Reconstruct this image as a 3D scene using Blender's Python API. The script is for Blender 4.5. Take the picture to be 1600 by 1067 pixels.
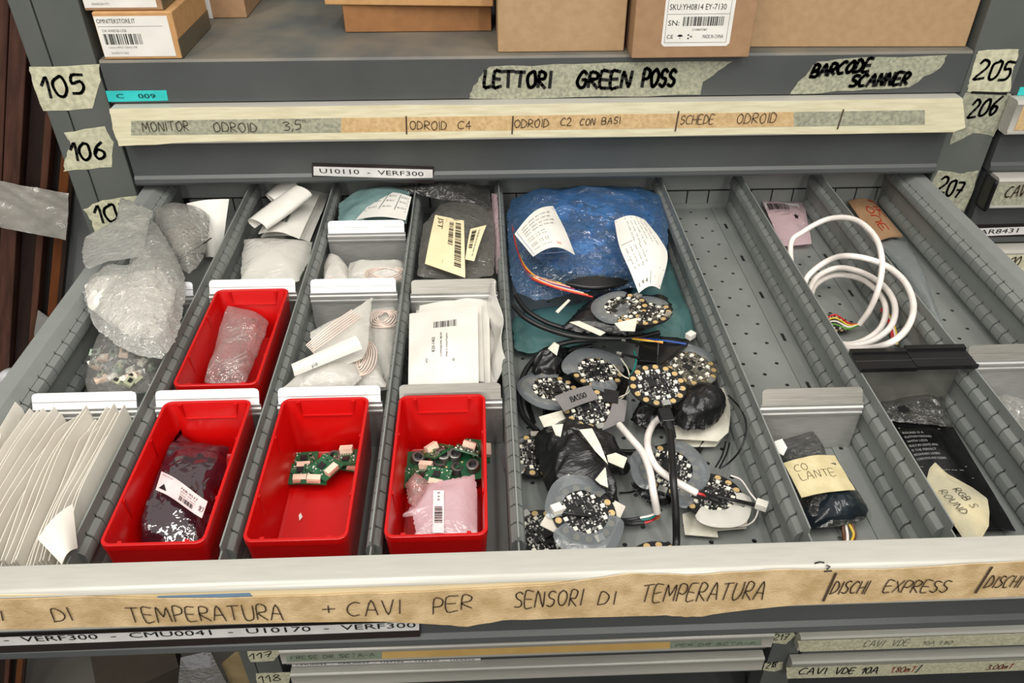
import bpy, bmesh, math, random
from mathutils import Vector, Matrix, noise
for o in list(bpy.data.objects): bpy.data.objects.remove(o, do_unlink=True)
SC = bpy.context.scene
COL = SC.collection
V = Vector
rnd = random.Random(7)

# ------------------------------------------------------------------ camera, world, light, exposure
# frame: X along the cabinet front, Y into the cabinet, Z up, z = 0 at the drawer dividers' top edge
F = 1259.0
CP = V((-0.0701, 0.0, 0.4417))
CR = (V((0.9993, -0.0385, 0.0011)), V((-0.0223, -0.5991, -0.8003)), V((0.0315, 0.7997, -0.5995)))
cam = bpy.data.cameras.new('camera'); co = bpy.data.objects.new('camera', cam); COL.objects.link(co)
cam.sensor_fit = 'HORIZONTAL'; cam.sensor_width = 36; cam.lens = F / 1600 * 36; cam.clip_start = 0.01; cam.clip_end = 50
r, u, b = CR[0], -CR[1], -CR[2]
co.matrix_world = Matrix(((r.x, u.x, b.x, CP.x), (r.y, u.y, b.y, CP.y), (r.z, u.z, b.z, CP.z), (0, 0, 0, 1)))
SC.camera = co
SC.view_settings.view_transform = 'Standard'; SC.view_settings.look = 'None'
SC.view_settings.gamma = 1; SC.view_settings.use_curve_mapping = False
SC.view_settings.exposure = -0.06
SC.cycles.transparent_max_bounces = 24
w = bpy.data.worlds.new('room_air'); SC.world = w; w.use_nodes = True
bg = w.node_tree.nodes['Background']; bg.inputs[1].default_value = 1.0
# a pale lit ceiling above, dimmer aisles around, dark floor below
wt = w.node_tree.nodes.new('ShaderNodeTexCoord'); ws = w.node_tree.nodes.new('ShaderNodeSeparateXYZ'); wr = w.node_tree.nodes.new('ShaderNodeValToRGB')
w.node_tree.links.new(wt.outputs['Generated'], ws.inputs[0]); wm = w.node_tree.nodes.new('ShaderNodeMapRange'); wm.inputs[1].default_value = -1; w.node_tree.links.new(ws.outputs[2], wm.inputs[0]); w.node_tree.links.new(wm.outputs[0], wr.inputs[0])
wr.color_ramp.elements[0].position = .35; wr.color_ramp.elements[0].color = (.10, .097, .09, 1); wr.color_ramp.elements[1].position = .82; wr.color_ramp.elements[1].color = (.66, .65, .62, 1)
e_ = wr.color_ramp.elements.new(.55); e_.color = (.29, .284, .272, 1); w.node_tree.links.new(wr.outputs[0], bg.inputs[0])
def lamp(name, loc, sx, sy, power, color, target):
    l = bpy.data.lights.new(name, 'AREA'); l.shape = 'RECTANGLE'; l.size = sx; l.size_y = sy; l.energy = power; l.color = color
    o = bpy.data.objects.new(name, l); COL.objects.link(o); o.location = loc
    o.rotation_euler = (V(target) - V(loc)).to_track_quat('-Z', 'Y').to_euler(); return o
for lx, ly, pw in ((-1.0, -.25, 17), (-.35, -.35, 13), (.35, -.35, 11), (1.0, -.25, 12)):
    lamp('ceiling_lamp', (lx, ly, 1.75), .10, 1.25, pw, (1.0, .96, .89), (lx * .9, .2, 0))
for lx in (-.8, .8):   # the next row of tubes down the aisle
    lamp('ceiling_lamp', (lx, -2.4, 1.7), .10, 1.25, 27, (1.0, .96, .89), (lx * .4, .9, -.6))

def ray(x, y):
    a = (x - 800) / F; c = (y - 533.5) / F
    return CR[0] * a + CR[1] * c + CR[2]
def pz(x, y, z=0.0):
    d = ray(x, y); return CP + d * ((z - CP.z) / d.z)
def py(x, y, Y):
    d = ray(x, y); return CP + d * ((Y - CP.y) / d.y)

# ------------------------------------------------------------------ materials
def lin(c):
    f = lambda s: s / 12.92 if s <= 0.04045 else ((s + 0.055) / 1.055) ** 2.4
    return tuple(f(k / 255) for k in c) + (1,)
MC = {}
def mat(name, col, rough=0.5, metal=0.0, col2=None, scale=60, bump=0.0, bscale=200, spec=0.5, coat=0, sheet=0.0, stretch=None, detail=3, lo=.35, hi=.65):
    if name in MC: return MC[name]
    m = bpy.data.materials.new(name); m.use_nodes = True; nt = m.node_tree; N = nt.nodes; L = nt.links
    p = N['Principled BSDF']; p.inputs['Roughness'].default_value = rough; p.inputs['Metallic'].default_value = metal
    p.inputs['Specular IOR Level'].default_value = spec; p.inputs['Coat Weight'].default_value = coat
    tc = N.new('ShaderNodeTexCoord'); mp = N.new('ShaderNodeMapping'); L.new(tc.outputs['Object'], mp.inputs[0])
    if stretch: mp.inputs['Scale'].default_value = stretch
    c2 = col2 or tuple(k * .93 for k in col)
    n = N.new('ShaderNodeTexNoise'); n.inputs['Scale'].default_value = scale; n.inputs['Detail'].default_value = detail; L.new(mp.outputs[0], n.inputs[0])
    rp = N.new('ShaderNodeValToRGB'); rp.color_ramp.elements[0].color = lin(c2); rp.color_ramp.elements[1].color = lin(col)
    rp.color_ramp.elements[0].position = lo; rp.color_ramp.elements[1].position = hi
    L.new(n.outputs[0], rp.inputs[0]); L.new(rp.outputs[0], p.inputs['Base Color'])
    if bump:
        n2 = N.new('ShaderNodeTexNoise'); n2.inputs['Scale'].default_value = bscale; n2.inputs['Detail'].default_value = 4; L.new(mp.outputs[0], n2.inputs[0])
        bp = N.new('ShaderNodeBump'); bp.inputs['Strength'].default_value = bump; bp.inputs['Distance'].default_value = 0.001
        L.new(n2.outputs[0], bp.inputs['Height']); L.new(bp.outputs[0], p.inputs['Normal'])
    if sheet:
        p.inputs['Transmission Weight'].default_value = 0
        tr = N.new('ShaderNodeBsdfTranslucent'); L.new(rp.outputs[0], tr.inputs[0]); mx = N.new('ShaderNodeMixShader'); mx.inputs[0].default_value = sheet
        out = N['Material Output']; L.new(p.outputs[0], mx.inputs[1]); L.new(tr.outputs[0], mx.inputs[2]); L.new(mx.outputs[0], out.inputs[0])
    MC[name] = m; return m
def film(name, tint, body, fac=0.25, edge=0.5, rough=0.18, bscale=90, bump=0.6, gloss=0.07):
    if name in MC: return MC[name]
    m = bpy.data.materials.new(name); m.use_nodes = True; nt = m.node_tree; N = nt.nodes; L = nt.links
    N.remove(N['Principled BSDF'])
    t = N.new('ShaderNodeBsdfTransparent'); t.inputs[0].default_value = lin(tint)
    df = N.new('ShaderNodeBsdfDiffuse'); df.inputs[0].default_value = lin(body); tl = N.new('ShaderNodeBsdfTranslucent'); tl.inputs[0].default_value = lin(body)
    bd = N.new('ShaderNodeMixShader'); bd.inputs[0].default_value = .35; L.new(df.outputs[0], bd.inputs[1]); L.new(tl.outputs[0], bd.inputs[2])
    gl = N.new('ShaderNodeBsdfGlossy'); gl.inputs['Roughness'].default_value = rough; gl.inputs[0].default_value = (.95, .95, .95, 1)
    tc = N.new('ShaderNodeTexCoord'); n2 = N.new('ShaderNodeTexNoise'); n2.inputs['Scale'].default_value = bscale; n2.inputs['Detail'].default_value = 3; L.new(tc.outputs['Object'], n2.inputs[0])
    n2.inputs['Distortion'].default_value = 1.5
    vd = N.new('ShaderNodeVectorMath'); vd.operation = 'MULTIPLY_ADD'; vd.inputs[1].default_value = (.03, .03, .03); L.new(n2.outputs['Color'], vd.inputs[0]); L.new(tc.outputs['Object'], vd.inputs[2])
    vo = N.new('ShaderNodeTexVoronoi'); vo.feature = 'DISTANCE_TO_EDGE'; vo.inputs['Scale'].default_value = bscale * .8; L.new(vd.outputs[0], vo.inputs['Vector'])
    hs = N.new('ShaderNodeMath'); hs.operation = 'MULTIPLY_ADD'; hs.inputs[1].default_value = 1.6; L.new(vo.outputs['Distance'], hs.inputs[0]); L.new(n2.outputs[0], hs.inputs[2])
    bp = N.new('ShaderNodeBump'); bp.inputs['Strength'].default_value = bump; bp.inputs['Distance'].default_value = 0.005
    L.new(hs.outputs[0], bp.inputs['Height']); L.new(bp.outputs[0], gl.inputs['Normal'])
    lw = N.new('ShaderNodeLayerWeight'); lw.inputs[0].default_value = 0.35
    L.new(bp.outputs[0], lw.inputs['Normal'])
    ma = N.new('ShaderNodeMath'); ma.operation = 'MULTIPLY_ADD'; ma.inputs[1].default_value = edge; ma.inputs[2].default_value = fac; ma.use_clamp = True
    L.new(lw.outputs['Facing'], ma.inputs[0])
    m1 = N.new('ShaderNodeMixShader'); L.new(ma.outputs[0], m1.inputs[0]); L.new(t.outputs[0], m1.inputs[1]); L.new(bd.outputs[0], m1.inputs[2])
    fr = N.new('ShaderNodeLayerWeight'); fr.inputs[0].default_value = 0.28; L.new(bp.outputs[0], fr.inputs['Normal'])
    mg = N.new('ShaderNodeMath'); mg.operation = 'MULTIPLY_ADD'; mg.inputs[1].default_value = .8; mg.inputs[2].default_value = gloss; mg.use_clamp = True; L.new(fr.outputs['Fresnel'], mg.inputs[0])
    mx = N.new('ShaderNodeMixShader'); L.new(mg.outputs[0], mx.inputs[0]); L.new(m1.outputs[0], mx.inputs[1]); L.new(gl.outputs[0], mx.inputs[2])
    L.new(mx.outputs[0], N['Material Output'].inputs[0]); MC[name] = m; return m
STEEL = mat('grey_painted_steel', (128, 132, 129), .42, .0, (121, 125, 122), 25, .12, 900)
FRONT = mat('dark_grey_paint', (78, 81, 81), .38, .0, (71, 74, 74), 8, .1, 900)
POST = mat('post_grey_paint', (92, 96, 92), .42, 0, (84, 88, 85), 9, .1, 900)
DUSTY = mat('dusty_shelf_paint', (84, 86, 84), .55, 0, (112, 106, 94), 14, .2, 500, detail=8)
RAIL = mat('pale_grey_rail', (176, 174, 166), .3, .1, (170, 168, 160), 30, stretch=(1, 8, 8))
ALU = mat('brushed_aluminium', (190, 189, 186), .46, .6, (168, 168, 166), 60, .05, 400, stretch=(1, 30, 30))
TAB = mat('white_tab_film', (232, 233, 236), .25, .0, (222, 223, 226), 40, stretch=(1, 40, 40))
TABG = mat('grey_metal_tab', (150, 147, 140), .35, .5, (134, 131, 124), 40, stretch=(1, 40, 40))
RED = mat('red_plastic', (190, 5, 5), .32, 0, (183, 4, 4), 15, .04, 300)
TAPE = mat('masking_tape', (206, 204, 176), .6, 0, (176, 174, 148), 160, .5, 700, detail=6)
TAPEG = mat('greyish_masking_tape', (172, 172, 150), .6, 0, (138, 139, 122), 260, .5, 700, detail=6)
TAPEO = mat('tan_masking_tape', (212, 182, 136), .6, 0, (190, 158, 112), 200, .4, 600, detail=5)
TAPEM = mat('aged_masking_tape', (214, 188, 146), .6, 0, (184, 156, 112), 70, .4, 600, detail=8)
CREAM = mat('cream_label_edge', (222, 216, 186), .4, 0, (208, 200, 168), 30, stretch=(1, 9, 9))
GREENT = mat('sage_label', (140, 152, 134), .5, 0, (128, 140, 124), 60)
YELLOW = mat('tan_yellow_label', (214, 178, 110), .5, 0, (205, 168, 100), 25)
INK = mat('black_marker', (12, 12, 12), .5)
PEN = mat('brown_pen', (74, 58, 44), .6)
GREYP = mat('faint_grey_print', (120, 122, 112), .6)
REDINK = mat('red_marker', (170, 52, 28), .5)
POLY = mat('white_poly_film', (236, 233, 226), .2, 0, (228, 225, 217), 30, .35, 60, coat=.3, sheet=.12)
PAPER = mat('white_paper', (238, 236, 230), .5, 0, (228, 226, 220), 30, sheet=.1)
WPLAST = mat('white_strip', (222, 220, 218), .35)
BLACKP = mat('black_plastic', (14, 14, 15), .3, 0, (20, 20, 21), 40)
BLACKR = mat('black_cable_rubber', (18, 18, 19), .42)
BTAPE = mat('black_vinyl_tape', (15, 15, 16), .26, 0, (22, 22, 24), 30, .9, 160, spec=.6, stretch=(1, 2.5, 1))
KRAFT = mat('kraft_board', (172, 142, 106), .7, 0, (164, 134, 99), 120, .15, 500)
KRAFT2 = mat('warm_kraft_board', (192, 148, 98), .7, 0, (182, 138, 90), 90, .15, 500)
KRAFT3 = mat('brown_kraft_board', (160, 126, 94), .7, 0, (151, 118, 87), 100, .15, 500)
WOOD = mat('dark_brown_wood', (84, 54, 44), .45, 0, (58, 36, 28), 14, .1, 200, stretch=(9, 3, 1), detail=8)
WOODO = mat('orange_brown_wood', (104, 58, 24), .45, 0, (92, 48, 18), 12, stretch=(6, 3, 1))
WHITEC = mat('white_cable_sheath', (238, 230, 224), .36)
PCBK = mat('black_circuit_board', (16, 17, 18), .35, 0, (22, 23, 23), 90)
PCBG = mat('green_circuit_board', (30, 92, 56), .35, 0, (22, 78, 46), 120)
PCBB = mat('taupe_circuit_board', (84, 80, 70), .4, 0, (72, 69, 60), 120)
GOLD = mat('gold_pad', (224, 194, 138), .35, .45)
SILV = mat('solder_silver', (208, 206, 200), .25, .8)
LED = mat('white_led', (236, 232, 222), .3)
CHIP = mat('black_chip', (26, 26, 27), .4)
IVORY = mat('ivory_connector', (238, 208, 186), .45)
TEALW = mat('teal_wire', (20, 120, 112), .4)
REDW = mat('red_wire', (190, 40, 44), .4)
YELW = mat('yellow_wire', (222, 190, 60), .4)
ORAW = mat('orange_wire', (226, 140, 60), .4)
BLUW = mat('blue_wire', (30, 70, 150), .4)
BRNW = mat('brown_wire', (100, 58, 26), .4)
GRNW = mat('green_wire', (90, 150, 60), .4)
PINKW = mat('pink_beige_wire', (232, 210, 198), .5)
CYAN = mat('turquoise_label', (52, 196, 194), .4)
CREML = mat('cream_sticker', (238, 222, 184), .5, 0, (232, 214, 174), 30)
SLOT = mat('slot_dark', (20, 20, 20), .8)
FLOORM = mat('dark_concrete', (92, 88, 82), .7, 0, (78, 75, 70), 4)
CLEAR = film('clear_film', (248, 248, 248), (228, 226, 220), .05, .28, .10)
CLEARW = film('hazy_clear_film', (247, 247, 246), (242, 238, 230), .14, .28, .08, 60, .9)
MILKY = film('milky_film', (244, 244, 240), (244, 241, 234), .70, .25, .25, 60, .35, .03)
MILKG = film('grey_translucent_film', (220, 226, 226), (170, 176, 176), .5, .25, .35, 50, .3)
SLEEVE = film('translucent_sleeve', (226, 230, 232), (168, 174, 178), .24, .35, .22, 30, .12, .04)
BLUEF = film('blue_film', (206, 224, 242), (96, 150, 204), .10, .4, .11, 50, 1., .05)
TEALF = film('teal_film', (160, 196, 196), (100, 146, 146), .82, .1, .16, 30, .3, .03)
PINKF = film('pink_antistatic_film', (248, 226, 234), (244, 216, 222), .66, .3, .25, 60, .4)
PINKC = film('pink_clear_film', (248, 226, 226), (240, 222, 218), .14, .3, .10, 50, .7)
DARKF = film('dark_clear_film', (206, 206, 204), (110, 110, 106), .10, .35, .10, 60, .9)
ESD = mat('shiny_static_shield', (112, 92, 100), .14, .85, (74, 58, 70), 30, .8, 90)
BLACKB = mat('black_glossy_bag', (10, 10, 11), .22, 0, (14, 14, 15), 20, .5, 60)
DARKB = mat('dark_blue_grey_bag', (34, 42, 48), .16, .1, (24, 30, 36), 40, .8, 70)

# ------------------------------------------------------------------ mesh helpers
class MB:
    def __init__(s): s.v = []; s.f = []; s.m = []; s.ms = []
    def mi(s, m):
        if m not in s.ms: s.ms.append(m)
        return s.ms.index(m)
    def face(s, pts, m):
        i = len(s.v); s.v += [V(p) for p in pts]; s.f.append(tuple(range(i, i + len(pts)))); s.m.append(s.mi(m))
    def add(s, vs, fs, m):
        i = len(s.v); s.v += [V(p) for p in vs]; k = s.mi(m)
        for f in fs: s.f.append(tuple(i + j for j in f)); s.m.append(k)
    def box(s, x0, x1, y0, y1, z0, z1, m, M=None):
        vs = [V((x, y, z)) for z in (z0, z1) for y in (y0, y1) for x in (x0, x1)]
        if M: vs = [M @ q for q in vs]
        s.add(vs, [(0, 2, 3, 1), (4, 5, 7, 6), (0, 1, 5, 4), (2, 6, 7, 3), (0, 4, 6, 2), (1, 3, 7, 5)], m)
    def prism(s, poly, d, m):
        n = len(poly); d = V(d); a = [V(p) for p in poly]
        s.add(a + [p + d for p in a], [tuple(range(n))[::-1], tuple(range(n, 2 * n))] + [(i, (i + 1) % n, n + (i + 1) % n, n + i) for i in range(n)], m)
    def profile(s, prof, x0, x1, m): s.prism([(x0, y, z) for y, z in prof], (x1 - x0, 0, 0), m)
    def tube(s, pts, r, m, n=8, closed=False):
        pts = [V(p) for p in pts]; k = len(pts); vs = []; up = None
        for i, p in enumerate(pts):
            t = (pts[min(i + 1, k - 1)] - pts[max(i - 1, 0)]).normalized()
            if up is None: up = V((0, 0, 1)) if abs(t.z) < .9 else V((1, 0, 0))
            a = t.cross(up)
            a = a.normalized() if a.length > 1e-5 else t.orthogonal().normalized()
            up = a.cross(t).normalized(); rr = r[i] if isinstance(r, (list, tuple)) else r
            vs += [p + (a * math.cos(q) + up * math.sin(q)) * rr for q in (2 * math.pi * j / n for j in range(n))]
        fs = [(i * n + j, i * n + (j + 1) % n, (i + 1) * n + (j + 1) % n, (i + 1) * n + j) for i in range(k - 1) for j in range(n)]
        fs += [tuple(range(n))[::-1], tuple(range((k - 1) * n, k * n))]
        s.add(vs, fs, m)
    def loops(s, Ls, m, cap0=True, cap1=True):
        n = len(Ls[0]); vs = [p for l in Ls for p in l]
        fs = [(i * n + j, i * n + (j + 1) % n, (i + 1) * n + (j + 1) % n, (i + 1) * n + j) for i in range(len(Ls) - 1) for j in range(n)]
        if cap0: fs.append(tuple(range(n))[::-1])
        if cap1: fs.append(tuple(range((len(Ls) - 1) * n, len(Ls) * n)))
        s.add(vs, fs, m)
    def cyl(s, c, r, h, m, n=16, M=None, r2=None):
        c = V(c); r2 = r if r2 is None else r2
        Ls = [[c + V((math.cos(2 * math.pi * j / n) * rr, math.sin(2 * math.pi * j / n) * rr, z)) for j in range(n)] for rr, z in ((r, 0), (r2, h))]
        if M: Ls = [[M @ p for p in l] for l in Ls]
        s.loops(Ls, m)
    def sheet(s, fn, nu, nv, m, th=.0005):
        P = [[fn(i / nu, j / nv) for i in range(nu + 1)] for j in range(nv + 1)]
        idx = lambda i, j: j * (nu + 1) + i
        top = []; bot = []
        for j in range(nv + 1):
            for i in range(nu + 1):
                du = P[j][min(i + 1, nu)] - P[j][max(i - 1, 0)]; dv = P[min(j + 1, nv)][i] - P[max(j - 1, 0)][i]
                n = du.cross(dv); n = n.normalized() if n.length > 1e-12 else V((0, 0, 1))
                top.append(P[j][i] + n * th / 2); bot.append(P[j][i] - n * th / 2)
        K = len(top); fs = []
        for j in range(nv):
            for i in range(nu):
                q = (idx(i, j), idx(i + 1, j), idx(i + 1, j + 1), idx(i, j + 1)); fs += [q, tuple(K + a for a in q[::-1])]
        ed = [idx(i, 0) for i in range(nu)] + [idx(nu, j) for j in range(nv)] + [idx(i, nv) for i in range(nu, 0, -1)] + [idx(0, j) for j in range(nv, 0, -1)]
        for a, b in zip(ed, ed[1:] + ed[:1]): fs.append((a, K + a, K + b, b))
        s.add(top + bot, fs, m)
    def build(s, name, parent=None, smooth=False, label=None, cat=None, group=None, kind=None, bevel=0, local=False, loc=None, merge=False):
        me = bpy.data.meshes.new(name); o = bpy.data.objects.new(name, me)
        if parent is not None:
            off = V((0, 0, 0)) if local else wloc(parent)
            o.parent = parent
        else:
            if loc is not None: off = V(loc)
            elif local: off = V((0, 0, 0))
            else:
                lo = [min(p[k] for p in s.v) for k in range(3)]; hi = [max(p[k] for p in s.v) for k in range(3)]
                off = V(((lo[0] + hi[0]) / 2, (lo[1] + hi[1]) / 2, lo[2]))
            o.location = off
        me.from_pydata([p - off for p in s.v], [], s.f)
        for m in s.ms: me.materials.append(m)
        me.polygons.foreach_set('material_index', s.m)
        bm = bmesh.new(); bm.from_mesh(me)
        if merge: bmesh.ops.remove_doubles(bm, verts=bm.verts, dist=1e-6)
        bmesh.ops.recalc_face_normals(bm, faces=bm.faces)
        bm.to_mesh(me); bm.free()
        if smooth:
            me.polygons.foreach_set('use_smooth', [True] * len(me.polygons))
            try: me.set_sharp_from_angle(angle=math.radians(40 if smooth is True else smooth))
            except Exception: pass
        if bevel:
            md = o.modifiers.new('edge', 'BEVEL'); md.width = bevel; md.segments = 2; md.limit_method = 'ANGLE'; md.angle_limit = math.radians(40)
        COL.objects.link(o)
        if label: o['label'] = label
        if cat: o['category'] = cat
        if group: o['group'] = group
        if kind: o['kind'] = kind
        return o
def wloc(o):
    l = V(o.location)
    while o.parent is not None: o = o.parent; l += V(o.location)
    return l
def thing(name, loc, label, cat, group=None):
    o = bpy.data.objects.new(name, None); COL.objects.link(o); o.location = loc; o.empty_display_size = .02
    o['label'] = label; o['category'] = cat
    if group: o['group'] = group
    return o
def copy_tree(o, parent=None):
    c = o.copy(); COL.objects.link(c); c.parent = parent
    for ch in [k for k in bpy.data.objects if k.parent == o]: copy_tree(ch, c)
    return c
def spline(pts, n=8):
    pts = [V(p) for p in pts]; P = [pts[0] * 2 - pts[1]] + pts + [pts[-1] * 2 - pts[-2]]; out = []
    for i in range(1, len(P) - 2):
        a, b, c, d = P[i - 1:i + 3]
        for k in range(n):
            t = k / n; out.append(.5 * ((2 * b) + (c - a) * t + (2 * a - 5 * b + 4 * c - d) * t * t + (3 * b - a - 3 * c + d) * t ** 3))
    return out + [pts[-1]]
def resample(poly, n):
    P = [V(p) for p in poly] + [V(poly[0])]; L = [0]
    for a, b in zip(P, P[1:]): L.append(L[-1] + (b - a).length)
    out = []; k = 0
    for i in range(n):
        d = L[-1] * i / n
        while L[k + 1] < d: k += 1
        t = (d - L[k]) / max(L[k + 1] - L[k], 1e-9); out.append(P[k].lerp(P[k + 1], t))
    return out
def nvec(p): return V((noise.noise(p), noise.noise(p + V((31.7, 11.3, 5.1))), noise.noise(p + V((-17.9, 43.3, 23.7)))))
def ridge(p, f, seed):
    q = p * f + V((seed * 7.3, seed * 3.1, seed * 1.7)); w = nvec(q * .6)
    q = q + w * .7
    return (1 - 2 * abs(noise.noise(q))) * .6 + (1 - 2 * abs(noise.noise(q * 2.1))) * .3 + noise.noise(q * .7) * .5
FLOORZ = -.0612
def tri(x): return abs((x % 2) - 1) * 2 - 1
def crease(p, f, seed):
    R_ = random.Random(seed * 13 + 1); h = 0
    w = nvec(p * f * .5 + V((seed, seed, 0))) * .9
    for k in range(5):
        a = R_.random() * 6.283; fr = f * (.28 + .22 * k) / 1.6
        h += tri((p.x * math.cos(a) + p.y * math.sin(a)) * fr + w[k % 3] + R_.random() * 2) / (1.2 + .7 * k)
    return h * .55
LIM = [None]; ANI = [1]
def pillow(mb, outline, zc, m, top=.01, bot=.004, amp=.003, freq=40, seed=1, n=72, rings=16, jag=.0, zmin=FLOORZ, flat=3):
    n = int(n * 1.35); rings = int(rings * 1.6)
    """closed crumpled bag: outline is a list of 3-D points"""
    O = resample(outline, n); c = sum(O, V()) / n; c.z = zc
    J = [V((rnd.uniform(-jag, jag), rnd.uniform(-jag, jag), rnd.uniform(-jag, jag) * .5)) for p in O]
    S = O
    for _ in range(max(3, n // 22)): S = [(S[k - 1] + S[k] + S[(k + 1) % n]) / 3 for k in range(n)]
    def surf(sg, h):
        Ls = []
        for k in range(rings, 0, -1):
            t = k / rings; e = 1 - t ** flat; l = []
            for p0, ps, pj in zip(O, S, J):
                p = ps.lerp(p0, t ** 5) + pj * t ** 10; q = c.lerp(p, t); q.z = zc + (p.z - zc) * t * t + sg * h * e
                if t < 1:
                    fade = min(1, (1 - t) * 6)
                    sd_ = seed + (0 if sg > 0 else 9); q_ = V((q.x, q.y * ANI[0], q.z * ANI[0])); d = ridge(q_, freq, sd_) * .45 + crease(q_, freq, sd_) * .75; q.z += d * amp * fade
                    wv = nvec(q * freq * .8 + V((seed, 0, 0))); q.x += wv.x * amp * .6 * fade; q.y += wv.y * amp * .6 * fade
                q.z = max(q.z, zmin + .0002 + (0.0004 if sg > 0 else 0))
                if LIM[0] and q.z < .002:
                    q.x = min(max(q.x, LIM[0][0]), LIM[0][1])
                    if len(LIM[0]) > 2: q.y = min(max(q.y, LIM[0][2]), LIM[0][3])
                l.append(q)
            Ls.append(l)
        return Ls
    T = surf(1, top); B = surf(-1, bot)
    # one closed skin: bottom centre .. rim .. top centre
    Ls = B[::-1] + T[1:]
    mb.loops(Ls, m, True, True)
def pxo(pts, z): return [pz(p[0], p[1], p[2] if len(p) > 2 else z) for p in pts]
def quadfn(c00, c10, c11, c01, bend=None, amp=0, freq=50, seed=1):
    c00, c10, c11, c01 = map(V, (c00, c10, c11, c01))
    n = (c10 - c00).cross(c01 - c00).normalized()
    if n.z < 0: n = -n
    def f(u, v):
        p = c00 * (1 - u) * (1 - v) + c10 * u * (1 - v) + c11 * u * v + c01 * (1 - u) * v
        d = bend(u, v) if bend else 0
        if amp: d += ridge(p, freq, seed) * amp
        return p + n * d
    return f
def fn_map(fn, off=.0006):
    def mp(u, v):
        p = fn(u, v); e = .01
        n = (fn(min(u + e, 1), v) - fn(max(u - e, 0), v)).cross(fn(u, min(v + e, 1)) - fn(u, max(v - e, 0))).normalized()
        if n.z < 0 and abs(n.z) > .2: n = -n
        return p + n * off
    return mp

# ------------------------------------------------------------------ lettering
ST = {  # strokes in a unit box (x 0..w, y 0..1)
 'A': '0,0 .35,1 .7,0|.12,.38 .6,.38', 'B': '0,0 0,1 .45,.95 .5,.75 .4,.55 0,.52 .5,.45 .58,.22 .45,.03 0,0', 'C': '.65,.9 .35,1 .05,.7 0,.35 .2,.03 .6,.08',
 'F': '.55,1 0,1 0,0|0,.52 .45,.52', 'D': '0,0 .05,1 .45,.85 .65,.5 .45,.1 -.03,0', 'E': '.55,1 0,1 0,0 .55,0|0,.52 .45,.52', 'G': '.65,.88 .35,1 .05,.7 0,.35 .2,.03 .55,.1 .65,.45 .38,.45',
 'H': '0,1 0,0|.6,1 .6,0|0,.5 .6,.52', 'I': '.1,1 .1,0', 'K': '0,1 0,0|.55,1 .05,.45 .6,0', 'L': '0,1 0,0 .5,.02', 'M': '0,0 .12,1 .4,.35 .7,1 .8,0', 'N': '0,0 .06,1 .55,.02 .62,1',
 'O': '.35,1 .08,.8 0,.45 .15,.08 .4,0 .62,.25 .65,.65 .5,.95 .35,1', 'P': '0,0 .05,1 .5,.92 .55,.65 .35,.45 .03,.45', 'R': '0,0 .05,1 .5,.92 .52,.65 .35,.5 .04,.48 .6,0',
 'S': '.6,.9 .35,1 .1,.85 .15,.6 .5,.42 .55,.15 .3,0 0,.1', 'T': '0,1 .7,1|.35,1 .33,0', 'U': '0,1 .03,.3 .2,0 .5,.05 .62,.4 .62,1', 'V': '0,1 .3,0 .6,1', 'X': '0,1 .6,0|.6,1 0,0',
 '0': '.35,1 .08,.8 0,.45 .12,.08 .35,0 .58,.25 .6,.65 .5,.95 .35,1', '1': '0,.65 .3,1 .3,0', '2': '0,.8 .2,1 .5,.9 .5,.6 0,0 .6,.02', '3': '0,.9 .3,1 .5,.8 .2,.55 .55,.35 .45,.05 0,.05',
 '4': '.4,0 .4,1|.4,1 0,.35 .6,.35', '5': '.55,1 .1,1 .05,.6 .4,.62 .55,.35 .4,.05 0,.03', '6': '.5,1 .15,.65 0,.3 .2,0 .5,.1 .5,.4 .25,.5 .05,.35', '7': '0,.95 .55,1 .25,0|.1,.5 .5,.5', '8': '.3,.55 .05,.75 .25,1 .5,.8 .05,.3 .2,0 .5,.2 .3,.55',
 '+': '.3,.15 .3,.85|0,.5 .6,.5', '-': '0,.5 .5,.5', ',': '.1,.1 0,-.2', '.': '.05,.05 .1,0', '"': '0,1 0,.75|.2,1 .2,.75', '|': '.06,1.25 .04,-.25', '/': '.3,1.15 0,-.15', 'm': '0,0 0,.55 .2,.6 .3,.4 .3,0|.3,.4 .5,.6 .6,.4 .6,0', '*': '0,.3 .5,.7|.5,.3 0,.7|.25,.2 .25,.8'}
def strokes(text):
    out = []; x = 0
    for ch in text:
        if ch == ' ': x += .55; continue
        mx = 0
        for part in ST[ch].split('|'):
            pl = [tuple(float(k) for k in q.split(',')) for q in part.split()]
            mx = max(mx, max(q[0] for q in pl))
            jt = 0 if ch in '|/+-' else 1; out.append([(x + q[0] + jt * rnd.uniform(-.04, .04), q[1] + jt * rnd.uniform(-.05, .05)) for q in pl])
        x += mx + .22
    return out, max(x - .22, .1)
def handwrite(mb, text, mp, u0, v0, u1, h, sw, m, U=1, W=1, slant=.08, dv=0):
    """mp maps metres (u,v) in the label plane to a 3-D point; text fitted from u0 to u1"""
    ss, wd = strokes(text); k = (u1 - u0) / wd
    for s in ss:
        P = []
        if len(s) > 2:
            q = spline([(a, b_, 0) for a, b_ in s], 3); s = [(a.x, a.y) for a in q]
        for a, b_ in s: P.append(V((u0 + a * k + b_ * h * slant, v0 + b_ * h + dv * a / wd)))
        for a, b_ in zip(P, P[1:]):
            d = (b_ - a)
            if d.length < 1e-7: continue
            d.normalize(); n = V((-d.y, d.x)) * sw / 2; e = d * sw * .35
            mb.face([mp(*(q)) for q in (a - e - n, b_ + e - n, b_ + e + n, a - e + n)], m)
FC = {}
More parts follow.
